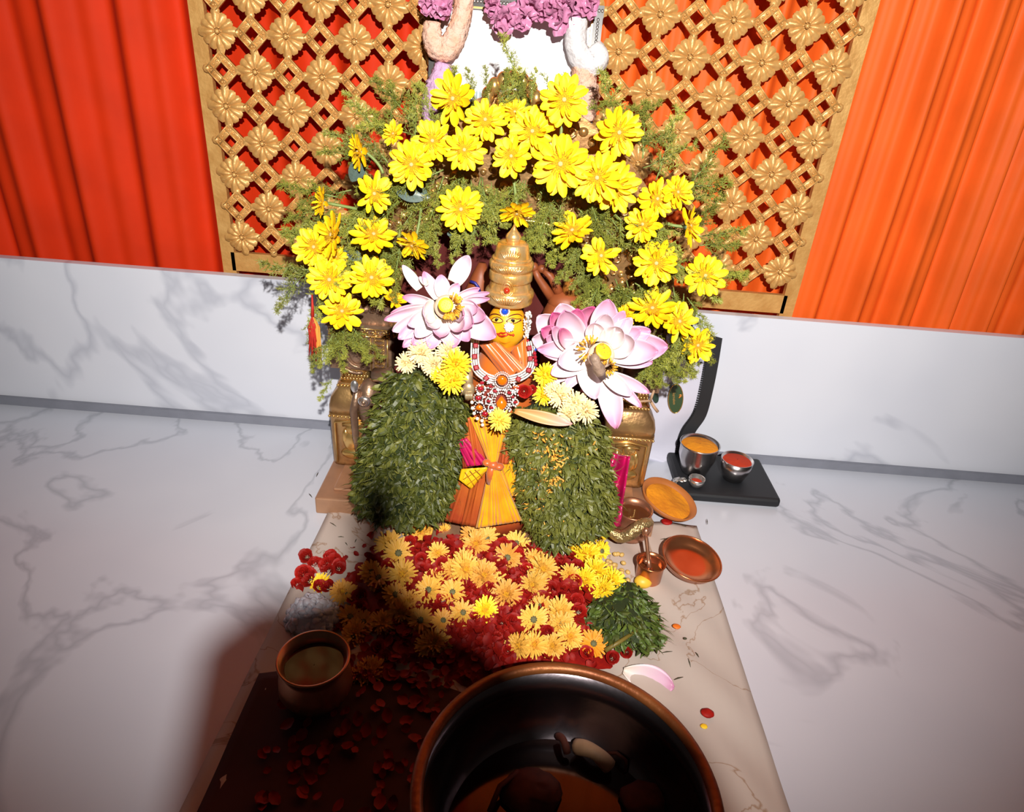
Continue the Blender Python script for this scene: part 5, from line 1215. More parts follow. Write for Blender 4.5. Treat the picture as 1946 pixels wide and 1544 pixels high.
NAMED = [ # px, py, r, kind, petals, normal tilt, label
 (800, 1008, 34, 'c', None, (-.1, .1), 'large cream-edged chrysanthemum with a red petal cup on it at the garland foot'),
 (822, 978, 20, 'c', None, (.9, .2), 'yellow chrysanthemum seen edge-on against the dark leaf garland'), (845, 1012, 18, 'c', None, (.6, 0), 'small yellow chrysanthemum between two red roses at the skirt hem'),
 (898, 1018, 26, 'f', M_chryo, (0, .5), 'orange-streaked chrysanthemum under the skirt hem'), (925, 1024, 26, 'f', M_chryo, (.2, .4), 'cream-striped chrysanthemum with orange heart under the skirt hem'), (905, 1034, 28, 'c', M_chryo, (0, .6), 'orange-striped chrysanthemum below the pair at the skirt hem'),
 (994, 1000, 30, 'c', M_yelp, (.3, .3), 'bright yellow chrysanthemum at the skirt edge beside the green garland'), (740, 1035, 28, 'c', None, (-.3, .1), 'cream chrysanthemum in half shade at the dark garland corner'), (757, 1052, 30, 'f', None, (0, -.2), 'cream chrysanthemum showing its dark grey underside'),
 (832, 1052, 22, 'c', None, (.2, .3), 'bright yellow chrysanthemum surrounded by red roses'), (885, 1083, 32, 'c', None, (0, .2), 'round yellow chrysanthemum in the middle of the heap'), (920, 1094, 30, 'c', M_chryo, (.1, .2), 'orange-tinged chrysanthemum beside the round middle one'), (765, 1092, 30, 'c', None, (-.1, .1), 'dim yellow chrysanthemum at the shadow edge'),
 (815, 1122, 28, 'f', None, (-.1, .2), 'cream chrysanthemum with dark eye near the shadow'), (860, 1126, 26, 'f', None, (.2, .1), 'cream chrysanthemum with black eye near the heap centre'), (880, 1165, 26, 'f', None, (0, .3), 'pale fringed chrysanthemum above the shadow edge'), (922, 1160, 26, 'c', M_yelp, (.2, .2), 'plain yellow chrysanthemum above the vessel in half shade'), (965, 1060, 28, 'f', M_chryo, (0, -.1), 'half-open chrysanthemum below the red heap top'), (962, 1130, 30, 'c', M_chryo, (.1, .1), 'orange chrysanthemum in the middle above the vessel'),
 (1032, 1083, 32, 'c', None, (.1, .2), 'fringed yellow chrysanthemum leaning on its neighbour'), (1012, 1112, 26, 'c', None, (-.1, .1), 'round compact yellow chrysanthemum among the red petals'), (1083, 1092, 22, 'c', None, (.2, .4), 'small cream-yellow chrysanthemum beside two red rose heads'),
 (1014, 1178, 30, 'f', None, (0, -.1), 'fringed chrysanthemum turned to show its green base'), (1064, 1166, 32, 'c', None, (0, .2), 'large yellow chrysanthemum above a red rose disc'), (1068, 1188, 26, 'f', None, (.1, -.3), 'chrysanthemum with grey-green base under the large one'), (985, 1228, 26, 'c', None, (-.3, .1), 'ragged yellow chrysanthemum at the vessel rim'), (1016, 1226, 26, 'c', None, (0, .2), 'round yellow chrysanthemum touching the vessel rim'), (1050, 1228, 26, 'c', None, (.1, .3), 'fringed chrysanthemum at the rim below the red disc'), (1084, 1210, 26, 'c', None, (.2, .1), 'chrysanthemum half hidden behind the red rose disc'), (1128, 1224, 28, 'f', mat('marigold_orange', (.84, .30, .01), .6), (.2, 0), 'deep orange flower at the vessel rim beside the stalk'),
 (1105, 1025, 28, 'd', M_yelp, (0, .2), 'topmost bright yellow chrysanthemum below the green garland'), (1130, 1016, 24, 'd', M_yelp, (.2, .2), 'bright yellow chrysanthemum next to the brass spout'), (1115, 1056, 30, 'd', M_yelp, (0, .1), 'bright yellow chrysanthemum in the middle of the yellow string'), (1092, 1042, 22, 'd', M_yelp, (-.3, .1), 'bright yellow chrysanthemum beside the single white flower'), (1143, 1048, 22, 'f', M_yelp, (.4, 0), 'yellow chrysanthemum with dark eye beside the soaked grams'), (1132, 1088, 30, 'd', M_yelp, (.1, .1), 'bright yellow chrysanthemum above the leaf bunch'), (1162, 1108, 30, 'd', M_yelp, (.2, .1), 'bright yellow chrysanthemum at the string corner beside the copper cup'), (1146, 1122, 26, 'd', M_yelp, (0, -.2), 'lowest bright yellow chrysanthemum dipping into the leaf bunch'), (1112, 1102, 24, 'd', M_yelp, (-.1, 0), 'bright yellow chrysanthemum beside the red rose heads'),
 (1060, 1044, 20, 'd', mat('white_petals', (.85, .82, .72), .6), (0, 0), 'single white chrysanthemum below the green garland'),
 (800, 1180, 28, 'f', M_chryo, (-.2, 0), 'shaded orange chrysanthemum with black eye left of the vessel'), (842, 1180, 24, 'f', M_chryo, (.1, .3), 'half-shaded fringed chrysanthemum left of the vessel rim'), (825, 1222, 28, 'c', M_chryo, (0, .1), 'dark orange chrysanthemum in the shade above the vessel'), (762, 1165, 28, 'c', M_chryo, (-.2, 0), 'dark orange chrysanthemum deep in the shadow'),
 (608, 1110, 22, 'c', M_yelp, (0, .8), 'flat yellow chrysanthemum above the white sugar lumps'), (650, 1125, 24, 'c', M_chryo, (.2, .4), 'dim orange chrysanthemum beside the sugar lumps'),
]
GRPD = 'shaded flowers'
for (x, y, r, k, pm, (tx, ty), lab) in NAMED:
    P = onheap(x, y, .010); R = r * 1.02 * upx(P); chrys(P, R, cam_n(P, tx * 1.6 + rnd(-.4, .4), ty + rnd(-.4, .3)) * .8 + HEAPN * .4, lab, None, k, pm)
for i in range(14):
    x, y = random.Random(i + 5).uniform(640, 780), random.Random(i + 50).uniform(1080, 1290)
    P = onheap(x, y, .008); chrys(P, 26 * upx(P), HEAPN + Vector((rnd(-.5, .5), 0, 0)), 'orange chrysanthemum sunk in the black shadow beside the vessel', 'flowers in the black shadow', 'cf'[i % 2], M_chryo)
for i in range(18):
    r_ = random.Random(i + 400); x, y = r_.uniform(800, 1075), r_.uniform(1010, 1235); P = onheap(x, y, .003)
    chrys(P, r_.uniform(22, 28) * upx(P), HEAPN * .6 + cam_n(P, r_.uniform(-.6, .6), r_.uniform(-.5, .5)) * .6, 'yellow chrysanthemum half buried in the flower heap', 'half buried chrysanthemums', 'cfc'[i % 3], M_chryo if i % 3 == 0 else None)
RN = [(785, 986, 17, 'red rose petal cup on top of the large cream-edged flower'), (838, 995, 14, 'red rose head beside the skirt hem'), (780, 1030, 13, 'red rose left of the bright ringed chrysanthemum'), (812, 1040, 13, 'red rose with pale base between two chrysanthemums'), (850, 1040, 15, 'red rose on the right of the ringed chrysanthemum'), (800, 1062, 12, 'small red rose below the pale-based one'), (842, 1072, 15, 'orange-red rose under the ringed chrysanthemum'), (835, 1092, 18, 'open red rose above the dark-eyed chrysanthemums'), (965, 1005, 17, 'big red rose at the skirt hem beside the bright yellow flower'), (955, 1035, 16, 'red rose below the big one at the hem'), (985, 1055, 14, 'red rose beside the green garland tip'), (1025, 1052, 10, 'small red bud beside the white flower'), (1098, 1075, 15, 'red rose head against the yellow string'), (1092, 1105, 16, 'lower red rose head against the yellow string'), (1046, 1120, 18, 'wide red rose between two round chrysanthemums'), (1030, 1140, 18, 'dark red rose below the round compact flower'), (1098, 1142, 15, 'wilted red rose at the edge of the leaf bunch'), (1100, 1160, 15, 'red rose under the wilted one'), (1093, 1202, 17, 'flat oval red rose disc lying on the chrysanthemums'), (1176, 1192, 11, 'red petal cup standing in the leaf bunch'), (975, 1180, 16, 'dark red rose above the vessel rim'), (1040, 1200, 14, 'red rose tucked between the rim flowers'), (905, 1175, 16, 'dark red rose at the shadow edge'), (1115, 1240, 13, 'red rose bud touching the vessel rim'), (1165, 1250, 15, 'red rose with pale base beside the fallen lotus petal'), (1190, 1240, 13, 'red rose below the olive stalk'), (965, 1238, 14, 'dark red rose at the vessel rim in shade'), (840, 1140, 15, 'dark red rose between the dark-eyed flowers'), (930, 1120, 14, 'red rose in the centre of the heap'), (1000, 1082, 15, 'red rose left of the fringed leaning flower'),
 (600, 1070, 15, 'red rose in the small pile above the sugar lumps'), (622, 1085, 15, 'second red rose in the small pile above the sugar lumps'), (645, 1078, 14, 'outer red rose of the small pile on the sheet'), (590, 1092, 14, 'lower red rose of the small pile by the sugar')]
for x, y, r, lab in RN:
    P = onheap(x, y, .009); rose(P, r * upx(P), cam_n(P, rnd(-.4, .4), rnd(-.2, .5)) * .7 + HEAPN * .4, lab, None)
for i in range(16):
    r_ = random.Random(i + 90); x, y = r_.uniform(880, 1080), r_.uniform(1000, 1200); P = onheap(x, y, .0)
    rose(P, 15 * upx(P), HEAPN + Vector((rnd(-.5, .5), rnd(-.4, .2), 0)), 'red rose pressed down between the chrysanthemums of the heap', 'red roses low in the heap')
for i in range(16):
    r_ = random.Random(i + 600); x, y = r_.uniform(560, 650), r_.uniform(1052, 1115); P = onheap(x, y, .006 + .012 * (i % 2))
    rose(P, 15 * upx(P), HEAPN + Vector((rnd(-.5, .5), rnd(-.4, .2), 0)), 'red rose in the crowded small pile above the sugar lumps', 'roses of the small pile')
for i in range(10):
    r_ = random.Random(i + 190); x, y = r_.uniform(640, 760), r_.uniform(1060, 1300); P = onheap(x, y, .008)
    rose(P, 17 * upx(P), HEAPN, 'dark red rose lost in the shadow beside the copper pot', 'roses in the shadow')
mb = MB(); mb.tube([atz(1150, 1237, .035), atz(1175, 1222, .045), atz(1212, 1198, .052)], [.0045, .004, .0035], 8); obj('flower_stalk', mb, mat('olive_stalk', (.17, .12, .02), .5), label='olive green flower stalk lying across the leaf bunch', cat='stalk')
# ------------------------------------------------------------------ vessels and offerings
def vessel(name, P, label, cat, n=None):
    return empty(name, None, label, cat, M=TRS(P, frame(n) if n is not None else None))
I4 = Matrix.Identity(4)
# big steel vessel in front
BV = Vector((.1104, .5455, 0.0)); RV = .2029
e = vessel('steel_vessel', BV + Vector((0, 0, .003)), 'big dark steel vessel with stained copper-brown rim in the foreground', 'vessel')
ZR = .157
mb = MB(); mb.lathe([(RV * .62, 0), (RV * .80, .02), (RV * .93, .07), (RV * .955, ZR - .012), (RV * .935, ZR - .012), (RV * .925, .10), (RV * .88, .06), (RV * .74, .018), (RV * .45, .008), (.002, .006)], 72); obj('bowl', mb, M_vsteel, e, M=I4)
mb = MB(); mb.lathe([(RV * .925, ZR - .012), (RV * .985, ZR - .014), (RV, ZR - .006), (RV * .985, ZR), (RV * .94, ZR + .001), (RV * .915, ZR - .006), (RV * .925, ZR - .012)], 96, cap=False); obj('rim', mb, mat('stained_rim', (.26, .085, .022), .45, .5, col2=(.19, .05, .012), vscale=18, bump=.15), e, M=I4, label='stained copper-brown rim')
mb = MB(); mb.lathe([(.002, .03), (RV * .78, .03)], 64, cap=False); obj('dark_liquid', mb, M_liquid, e, M=I4)
zl = BV.z + .034
def stick(name, a, b, r, m, label, cat):
    d = (b - a); mb = MB(); K = 10
    mb.tube([a.lerp(b, k / K) + Vector((0, 0, .012 * math.sin(PI * k / K))) for k in range(K + 1)], [r * (.95 + .06 * math.sin(k * .9)) for k in range(K + 1)], 10); return obj(name, mb, m, label=label, cat=cat)
stick('coconut_piece', atz(1095, 1420, zl + .014), atz(1158, 1458, zl + .010), .0125, M_coco, 'curved pale coconut piece floating in the dark vessel', 'coconut')
stick('husk_piece', atz(1060, 1400, zl + .01), atz(1078, 1432, zl + .01), .006, M_husk, 'brown husk scrap behind the coconut piece', 'husk')
mb = MB(); mb.tube([atz(1150, 1432, zl), atz(1172, 1432, zl + .012), atz(1190, 1446, zl + .014), atz(1189, 1466, zl)], .003, 8); obj('leaf_rib', mb, M_husk, label='thin curled brown rib beside the coconut piece', cat='stem')
def lump(name, x, y, r, z, m, label, cat, sq=.5):
    rs = random.Random(int(x)); P = atz(x, y, z); R = r * upx(P); mb = MB(); mb.ball(P, (R, R * .8, R * sq), 14, 10); c = P
    mb.v = [tuple(c + (Vector(v) - c) * rs.uniform(.9, 1.08)) for v in mb.v]; return obj(name, mb, m, label=label, cat=cat)
lump('husk_piece', 1010, 1505, 58, zl + .006, M_husk, 'large reddish husk chunk low in the dark vessel', 'husk')
lump('husk_piece', 1225, 1520, 46, zl + .004, M_husk, 'dark husk chunk near the vessel wall', 'husk')
mb = MB(); mb.tube([atz(930, 1544, zl + .01), atz(950, 1495, zl + .02), atz(985, 1468, zl + .02)], .004, 8); obj('leaf_rib', mb, M_husk, label='long red-brown rib over the large husk chunk', cat='stem')

# copper pot with dark water, lower corner
P0 = atz(596, 1252, .10); P0.z = 0.006
e = vessel('copper_pot', P0, 'round copper pot of dark water beside the sugar lumps', 'pot')
r = .0585
mb = MB(); mb.lathe([(r * .5, 0), (r * .8, .008), (r * 1.02, .035), (r * 1.0, .055), (r * .86, .072), (r * .84, .078), (r * 1.0, .094), (r * 1.0, .097), (r * .94, .097), (r * .80, .080), (r * .80, .07)], 48, cap=False); obj('body', mb, M_copper2, e, M=I4)
mb = MB(); mb.lathe([(.001, .079), (r * .81, .079)], 40, cap=False); obj('water', mb, M_liquid, e, M=I4)
# sugar lumps
rs = random.Random(31); mb = MB(); c = atz(594, 1168, .02)
for k in range(130):
    a, b = rs.uniform(0, 2 * PI), rs.uniform(0, 1) ** .6; q = Vector((c.x + .048 * b * math.cos(a), c.y + .046 * b * math.sin(a), .008 + .045 * (1 - b * b) + rs.uniform(-.003, .003))); mb.ball(q, (rs.uniform(.005, .012), rs.uniform(.005, .012), rs.uniform(.004, .009)), 5, 4, None, frame((rs.uniform(-1, 1), rs.uniform(-1, 1), 1)))
mb.ball((c.x, c.y, .012), (.046, .044, .036), 16, 10)
obj('sugar_lumps', mb, M_sugar, label='heap of white sugar lumps behind the copper pot', cat='sugar', kind='stuff')

# turmeric saucer
P0 = atz(1272, 948, .038); n = Vector((.30, -.10, 1)).normalized()
e = vessel('clay_saucer', P0 + n * -.028, 'orange clay saucer heaped with turmeric powder', 'saucer', n); r = .074
mb = MB(); mb.lathe([(r * .55, 0), (r * .62, .002), (r * .92, .018), (r, .030), (r * .97, .032), (r * .86, .022), (r * .6, .010), (.001, .008)], 48); obj('dish', mb, M_clay, e, M=I4)
mb = MB(); rs = random.Random(2)
mb.grid(lambda a, b: (r * .84 * math.sqrt(max(1e-6, b)) * math.cos(2 * PI * a) - .004, r * .80 * math.sqrt(max(1e-6, b)) * math.sin(2 * PI * a), .0225 + .004 * math.sin(a * 12) * b * (1 - b) * 3 + .004 * (1 - b)), 48, 8); obj('turmeric', mb, M_turm, e, M=I4)
# brass pot with curved spout and amber water
P0 = atz(1205, 968, .085); P0.z = .006
e = vessel('brass_pot', P0, 'small brass pot of brown water with a thick curved spout', 'pot'); r = .043
mb = MB(); mb.lathe([(r * .5, 0), (r * .9, .01), (r * 1.12, .035), (r * .98, .055), (r * .88, .064), (r * 1.0, .078), (r * 1.02, .081), (r * .93, .081), (r * .84, .066), (r * .84, .055)], 40, cap=False); obj('body', mb, M_copper2, e, M=I4)
mb = MB(); mb.lathe([(.001, .066), (r * .85, .066)], 32, cap=False); obj('water', mb, M_water, e, M=I4)
pts = [at(1158, 1000, P0.y - .050), at(1164, 1013, P0.y - .060), at(1180, 1020, P0.y - .064), at(1198, 1014, P0.y - .066), at(1214, 1002, P0.y - .062), at(1230, 994, P0.y - .052), at(1239, 995, P0.y - .045)]
mb = fuzzy([p - P0 for p in pts], [.006, .012, .015, .0155, .015, .012, .006], 16, 6, .03, 4); obj('spout', mb, mat('hammered_brass', (.52, .36, .16), .3, .75, var=.3, vscale=90, bump=.5, bscale=140), e, M=I4, label='thick hammered brass spout')
mb = MB(); mb.tube([atz(1168, 975, .085) - P0, atz(1155, 1000, .06) - P0, atz(1152, 1010, .05) - P0], .003, 8); obj('handle_wire', mb, M_copper2, e, M=I4)
# copper cup with spoon
P0 = atz(1238, 1068, .055); P0.z = .006
e = vessel('copper_cup', P0, 'small copper cup with a spoon beside the copper plate', 'cup'); r = .032
mb = MB(); mb.lathe([(r * .8, 0), (r * .86, .004), (r * .90, .04), (r * 1.0, .048), (r * 1.0, .050), (r * .94, .050), (r * .84, .04), (r * .80, .008), (.001, .006)], 36); obj('body', mb, M_copper, e, M=I4)
mb = MB(); mb.lathe([(.001, .026), (r * .82, .026)], 28, cap=False); obj('water', mb, M_water, e, M=I4)
e = empty('ritual_spoon', atz(1234, 1078, .04), 'copper ritual spoon with knobbed handle standing in the copper cup', 'spoon')
A, B = atz(1234, 1080, .040), atz(1227, 1012, .085)
mb = MB(); mb.tube([A.lerp(B, t) for t in (0, .2, .4, .6, .8, 1)], [.005, .006, .0045, .004, .0045, .004], 10); obj('handle', mb, M_copper2, e)
mb = MB(); mb.ball(B, (.0085, .0085, .012), 14, 10); obj('knob', mb, M_copper2, e)
mb = MB(); mb.ball(A.lerp(B, .18) + Vector((-.006, 0, 0)), .006, 10, 8); obj('knob', mb, M_copper2, e)
mb = MB(); mb.ball(A + Vector((0, .002, -.006)), (.011, .011, .006), 14, 8); obj('spoon_bowl', mb, M_copper, e)
# copper plate
n = Vector((.12, -.12, 1)).normalized(); P0 = atz(1310, 1071, .020)
e = vessel('copper_plate', P0 - n * .005, 'shallow shiny copper plate on the sheet beside the copper cup', 'plate', n); r = .066
mb = MB(); mb.lathe([(r * .80, 0), (r * .86, .003), (r * .98, .020), (r, .022), (r * .97, .023), (r * .84, .006), (r * .5, .005), (.001, .005)], 48); obj('dish', mb, M_copper, e, M=I4)
mb = MB(); mb.tube([(r * .992 * math.cos(k * PI / 24), r * .992 * math.sin(k * PI / 24), .0225) for k in range(48)], .0022, 6, closed=True); obj('rolled_rim', mb, M_copper, e, M=I4)
# lemon, grams
P0 = atz(1222, 1106, .018); mb = MB(); mb.ball(P0, (.019, .015, .014), 16, 12); mb.ball(P0 + Vector((.018, 0, -.002)), (.004, .004, .004), 8, 6); obj('lemon', mb, M_lemon, label='pale yellow lemon half hidden under the copper cup', cat='lemon')
rs = random.Random(12); mb = MB(); mb.ball((0, 0, 0), (1, .82, .8), 10, 7); mb.ball((.9, 0, .1), (.22, .18, .2), 6, 5); GR = mb.mesh('gram')
for k in range(26):
    x, y = rs.uniform(1154, 1194), rs.uniform(1052, 1106); P = atz(x, y, .012 + .008 * (k % 2)); 
    obj('soaked_gram', GR, M_chana, M=TRS(P, frame((rs.uniform(-1, 1), rs.uniform(-1, 1), 1)), .0062), label='pale soaked gram in the pile beside the copper cup', cat='gram', group='soaked grams beside the cup')

# tray corner: steel cup of turmeric, red powder cup, small silver cup, foil ball
mb = MB(); mb.box((.575, 1.535, .014), (.26, .20, .026)); mb2 = bevel(obj('black_tray', mb, M_black, label='flat black case under the steel cups', cat='case', smooth=False), .008)
P0 = atz(1331, 842, .115); P0.z = .0275; P0.y = min(P0.y, 1.588)
e = vessel('steel_cup', P0, 'polished steel cup brimming with turmeric powder', 'cup'); r = .053; h = .082
mb = MB(); mb.lathe([(r * .62, 0), (r * .66, .004), (r * .72, .014), (r * .92, .05), (r * .94, h), (r * 1.0, h + .004), (r * .96, h + .005), (r * .90, h - .004), (.001, h - .006)], 44); obj('body', mb, M_steel, e, M=I4)
mb = MB(); mb.lathe([(r * .90, h - .004), (r * .7, h + .001), (.001, h + .003)], 36, cap=False); obj('turmeric', mb, M_turm, e, M=I4)
P0 = Vector((.600, 1.520, .0275)); e = vessel('steel_cup', P0, 'steel cup of red powder beside the turmeric cup', 'cup'); r = .042; h = .06
mb = MB(); mb.lathe([(r * .62, 0), (r * .9, .03), (r, h), (r * .95, h), (r * .88, h - .006), (.001, h - .006)], 40); obj('body', mb, M_steel, e, M=I4)
mb = MB(); mb.lathe([(r * .9, h - .006), (.001, h - .001)], 32, cap=False); obj('red_powder', mb, M_kum, e, M=I4)
P0 = atz(1322, 922, .030); P0.z = .0275; e = vessel('silver_cup', P0, 'tiny silver cup below the turmeric cup', 'cup'); r = .02
mb = MB(); mb.lathe([(r * .7, 0), (r, .014), (r * 1.05, .024), (r * .95, .024), (r * .8, .01), (.001, .008)], 28); obj('body', mb, M_silver, e, M=I4)
mb = MB(); mb.ball((0, 0, .012), (r * .8, r * .8, .006), 12, 6); obj('filling', mb, M_kum, e, M=I4)
rs = random.Random(3); P0 = atz(1294, 918, .016); mb = MB(); mb.ball(P0, (.022, .019, .014), 16, 10); mb.v = [tuple(P0 + (Vector(v) - P0) * rs.uniform(.85, 1.1)) for v in mb.v]
obj('foil_ball', mb, M_silver, label='crumpled silver foil ball between clay saucer and black case', cat='foil', smooth=False)

# white zipped bag behind the pillar, stickers and twine
YW = 1.632
bag = empty('white_bag', at(1240, 860, YW), 'white vinyl bag with black zip edge standing against the panel', 'bag')
bp = [(1120, 640), (1352, 640), (1344, 690), (1334, 740), (1322, 785), (1302, 815), (1292, 850), (1287, 886), (1130, 862)]
mb = MB(); R_ = rows(bp, 16); vs = []; fs = []; K = 14
for k, (y, a, b) in enumerate(R_):
    for i in range(K + 1): 
        t = i / K; vs.append(at(lerp(a, b, t), y, YW - .012 * math.sin(PI * t) - .004 * math.sin(t * 9 + k * .7)))
    for i in range(K + 1): vs.append(at(lerp(a, b, i / K), y, YW + .008))
W2 = 2 * (K + 1)
for k in range(len(R_) - 1):
    for i in range(K): 
        fs.append((k * W2 + i, k * W2 + i + 1, (k + 1) * W2 + i + 1, (k + 1) * W2 + i)); fs.append((k * W2 + K + 1 + i, (k + 1) * W2 + K + 1 + i, (k + 1) * W2 + K + 2 + i, k * W2 + K + 2 + i))
mb.add(vs, fs); obj('bag_body', mb, M_bag, bag)
zp = dens([(1362, 640), (1354, 690), (1344, 740), (1331, 788), (1310, 820), (1300, 850), (1294, 895)], 6)
mb = MB()
vs = []; fs = []
for i, p in enumerate(zp):
    for s_, yo in ((-11, -.004), (11, -.010), (11, .004), (-11, .008)): vs.append(at(p.x + s_, p.y + s_ * .3, YW - .004 + yo))
for i in range(len(zp) - 1):
    for j in range(4): fs.append((4 * i + j, 4 * i + (j + 1) % 4, 4 * i + 4 + (j + 1) % 4, 4 * i + 4 + j))
fs += [(3, 2, 1, 0), tuple(4 * (len(zp) - 1) + j for j in range(4))]
mb.add(vs, fs); zt_ = obj('zip_tape', mb, M_black, bag, smooth=False)
mb = MB()
for i in range(len(zp) - 1):
    for q in range(2):
        p = zp[i].lerp(zp[i + 1], q / 2); c = at(p.x - 12.5, p.y - 4, YW - .006); mb.box(c, (.007, .004, .003))
obj('zip_teeth', mb, M_black, zt_, smooth=False, kind='stuff')
def ell(cx, cy, rx, ry, rot, Y0, h, n=32): 
    return [at(cx + rx * math.cos(a) * math.cos(rot) - ry * math.sin(a) * math.sin(rot), cy + rx * math.cos(a) * math.sin(rot) + ry * math.sin(a) * math.cos(rot), Y0) for a in [2 * PI * k / n for k in range(n)]]
stk = empty('oval_sticker', at(1284, 758, YW - .018), 'dark green oval sticker with gold rim and gold lettering on the white bag', 'sticker')
E1 = ell(1284, 758, 14, 27.5, .05, YW - .0165, 0); mb = MB(); cc = at(1284, 758, YW - .0165); mb.add([cc] + E1 + [p + Vector((0, .004, 0)) for p in E1], [(0, 1 + (i + 1) % 32, 1 + i) for i in range(32)] + [(1 + i, 1 + (i + 1) % 32, 33 + (i + 1) % 32, 33 + i) for i in range(32)]); obj('sticker_face', mb, M_green, stk, smooth=False)
mb = MB(); mb.tube(E1, .0012, 6, closed=True); obj('gold_rim', mb, M_brassy, stk)
cu_ = bpy.data.curves.new('lettering', 'FONT'); cu_.body = 'Ierreien'; cu_.size = .0112; cu_.extrude = .0006; cu_.align_x = 'CENTER'; cu_.align_y = 'CENTER'
to = bpy.data.objects.new('tmp_text', cu_); C.objects.link(to); dg = bpy.context.evaluated_depsgraph_get(); me = bpy.data.meshes.new_from_object(to.evaluated_get(dg)); bpy.data.objects.remove(to)
pt = at(1281, 758, YW - .0172); dn = (at(1281.5, 775, YW - .0172) - pt).normalized(); nn2 = Vector((0, -1, 0)); dn = (dn - nn2 * dn.dot(nn2)).normalized(); y2 = nn2.cross(dn)
obj('lettering', me, M_brassy, stk, M=Matrix.Translation(-stk.location) @ TRS(pt, Matrix(((dn.x, y2.x, nn2.x), (dn.y, y2.y, nn2.y), (dn.z, y2.z, nn2.z)))))
mb = MB(); c = at(1292, 754, YW - .017); mb.tube([c + Vector((-.003, 0, .004)), c + Vector((.002, -.001, .006)), c + Vector((.004, 0, 0))], .0016, 6); mb.tube([c + Vector((.002, 0, .002)), c + Vector((-.002, -.001, -.004))], .002, 6); obj('emblem', mb, mat('emblem_gold', (.8, .3, .06), .35, .3), stk)
E1 = ell(1246, 755, 5.8, 11.5, -.15, YW - .0175, 0, 24); mb = MB(); cc = at(1246, 755, YW - .0175); mb.add([cc] + E1 + [p + Vector((0, .004, 0)) for p in E1], [(0, 1 + (i + 1) % 24, 1 + i) for i in range(24)] + [(1 + i, 1 + (i + 1) % 24, 25 + (i + 1) % 24, 25 + i) for i in range(24)]); obj('green_sticker', mb, mat('small_green', (.02, .05, .035), .4), label='small plain green oval sticker beside the brass pillar', cat='sticker', smooth=False)
mb = MB(); mb.tube([at(1178, 752, 1.355), at(1205, 764, 1.35), at(1232, 762, 1.355), at(1238, 764, 1.37)], .0026, 8); mb.tube([at(1236, 762, 1.37), at(1243, 774, 1.365), at(1250, 783, 1.365)], .0036, 8); mb.tube([at(1236, 762, 1.37), at(1240, 750, 1.37), at(1243, 742, 1.375)], .003, 8); obj('twine', mb, M_twine, label='jute twine knotted round the brass pillar neck', cat='twine')

# red tassel
ta = empty('thread_tassel', at(597, 598, 1.32), 'red and orange thread tassel hanging below the outer gerberas', 'tassel')
rs = random.Random(9); mb = MB(); mo = MB()
for k in range(34):
    x1 = rs.uniform(586, 602); y1 = rs.uniform(650, 692); g_ = mo if rs.random() < .22 else mb
    if g_ is mo: x1 = rs.uniform(604, 611); y1 = rs.uniform(680, 695)
    g_.tube([at(594, 600, 1.32), at(lerp(594, x1, .5) + rs.uniform(-4, 4), 622, 1.318 + rs.uniform(-.004, .004)), at(lerp(594, x1, .85) + rs.uniform(-2, 2), lerp(622, y1, .6), 1.32 + rs.uniform(-.004, .004)), at(x1, y1, 1.32)], [.0012, .0022, .0018, .0008], 5)
obj('red_threads', mb, M_tassel, ta, kind='stuff'); obj('orange_threads', mo, M_tasselo, ta, kind='stuff')
mb = MB(); mb.tube([at(593, 560, 1.325), at(594, 585, 1.322), at(594, 602, 1.32)], [.0015, .003, .004], 8); obj('knot', mb, M_tassel, ta)

# scraps on the floor
for x, y, r, m, lab, cat, sq in [(1267, 992, 11, M_rose, 'single red petal under the clay saucer', 'petal', .35), (1345, 1356, 13, M_rose, 'dark red petal near the vessel on the sheet', 'petal', .4), (1286, 1191, 8, M_orange, 'bright orange flower scrap on the sheet', 'petal', .3), (1250, 1178, 4, M_orange, 'tiny orange speck beside the leaf bunch', 'petal', .3), (1338, 1381, 7, M_yel, 'thin yellow petal near the vessel on the sheet', 'petal', .3), (1302, 1214, 3.5, M_leafbit, 'black seed on the sheet below the orange scrap', 'seed', .5), (932, 1246, 9, mat('lavender', (.40, .32, .46), .5), 'small lavender petal at the vessel rim', 'petal', .4)]:
    lump('floor_scrap' if cat != 'petal' else 'loose_petal', x, y, r, .012, m, lab, cat, sq)
rs = random.Random(17)
for k, (x, y) in enumerate([(603, 902), (606, 943), (590, 942), (636, 966), (648, 1021), (658, 1034), (676, 1028), (633, 997), (680, 972), (1263, 1025), (1286, 1022), (1281, 1034), (1300, 1000), (1310, 1260), (1325, 1245), (1268, 1240), (1344, 992), (1290, 1290)]):
    P = atz(x, y, .012); a = rs.uniform(0, 3); L_ = rs.uniform(.004, .011); mb = MB(); d = Vector((math.cos(a), math.sin(a), 0)); mb.tube([P - d * L_, P + Vector((0, 0, .001)), P + d * L_], [.0004, .0012, .0004], 5)
    obj('leaf_scrap', mb, M_leafbit, label='thin dark leaf scrap fallen on the sheet or marble', cat='scrap', group='dark leaf scraps on the floor')

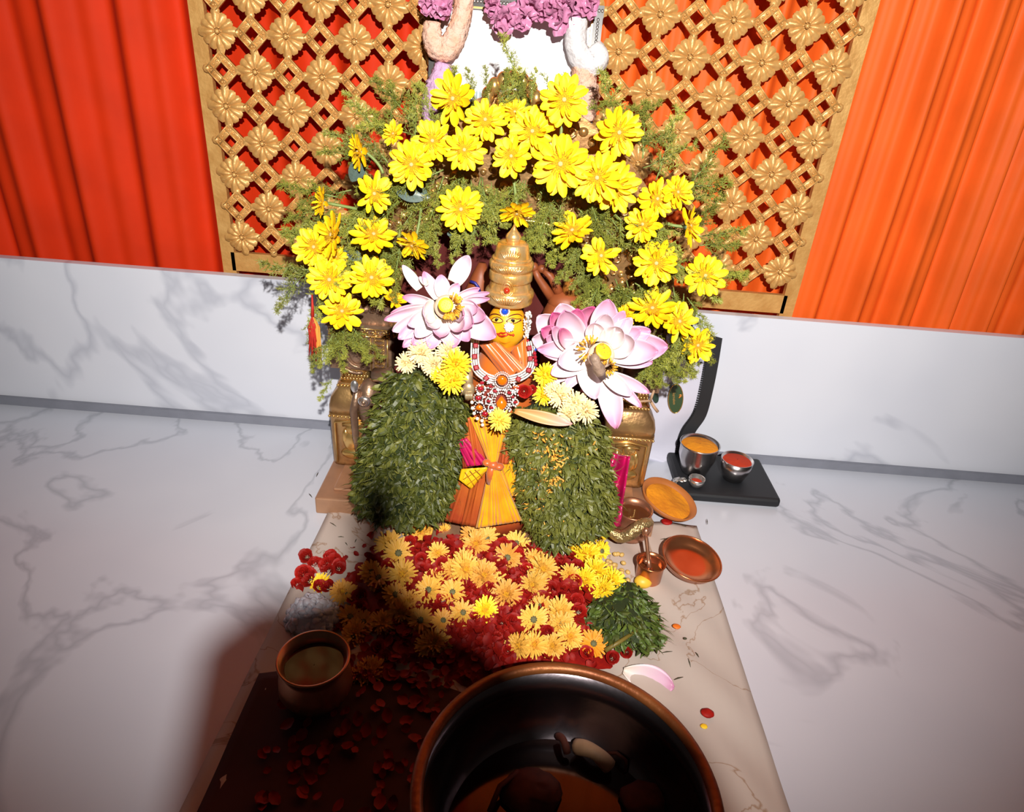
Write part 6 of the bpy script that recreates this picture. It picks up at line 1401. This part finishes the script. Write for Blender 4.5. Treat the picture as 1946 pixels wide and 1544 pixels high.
# ------------------------------------------------------------------ lamp stand added out of frame, its blocker shaped to cast the lower-left shadow
aim = (Vector((0.0, 1.35, 0.62)) - LAMP).normalized()
lampE = empty('unseen_lamp', Vector((LAMP.x, LAMP.y - .25, 0.0)), 'unseen lamp on a pole behind the viewer, with an added shadow blocker', 'lamp')
F4 = Matrix.Translation(LAMP) @ frame(aim).to_4x4()
mb = MB(); mb.lathe([(.085, -.035), (.080, -.10), (.05, -.13), (.001, -.135)], 24, F4, cap=False); obj('lamp_head', mb, M_lampm, lampE)
mb = MB(); b_ = F4 @ Vector((0, 0, -.13)); mb.tube([b_, b_ + Vector((0, -.05, -.05)), Vector((LAMP.x, LAMP.y - .25, 1.3)), Vector((LAMP.x, LAMP.y - .25, .02))], .012, 8); obj('pole', mb, M_lampm, lampE)
mb = MB(); mb.lathe([(.14, 0), (.14, .012), (.03, .025), (.012, .03)], 24, Matrix.Translation((LAMP.x, LAMP.y - .25, 0.001))); obj('pole_base', mb, M_lampm, lampE)
SH = [(705, 890), (740, 930), (772, 990), (745, 1035), (760, 1085), (810, 1140), (870, 1190), (925, 1212), (965, 1262), (1000, 1330), (1060, 1400), (1150, 1405), (1230, 1365), (1300, 1385), (1360, 1460), (1420, 1600), (1400, 1750), (500, 1750), (300, 1600), (340, 1420), (380, 1230), (480, 1150), (580, 1135), (640, 1115), (652, 1070), (664, 1030), (672, 950)]  # outline of the wanted shadow, traced back towards the lamp for the added blocker
T_ = .45; vs = []
for x, y in SH:
    P = atz(x, y, .03) if y < 1400 else atz(x, y, .03); d = P - LAMP; t = T_ / d.dot(aim); vs.append(LAMP + d * t)
n = len(vs); c = sum(vs, Vector()) / n
mb = MB(); mb.add([tuple(v) for v in vs] + [tuple(v + aim * .002) for v in vs], [tuple(range(n)), tuple(reversed(range(n, 2 * n)))] + [(i, n + i, n + (i + 1) % n, (i + 1) % n) for i in range(n)]); obj('shadow_blocker', mb, M_lampm, lampE, smooth=False)
mb = MB(); mb.tube([F4 @ Vector((0, -.08, -.05)), c], .004, 6); obj('blocker_arm', mb, M_lampm, lampE)
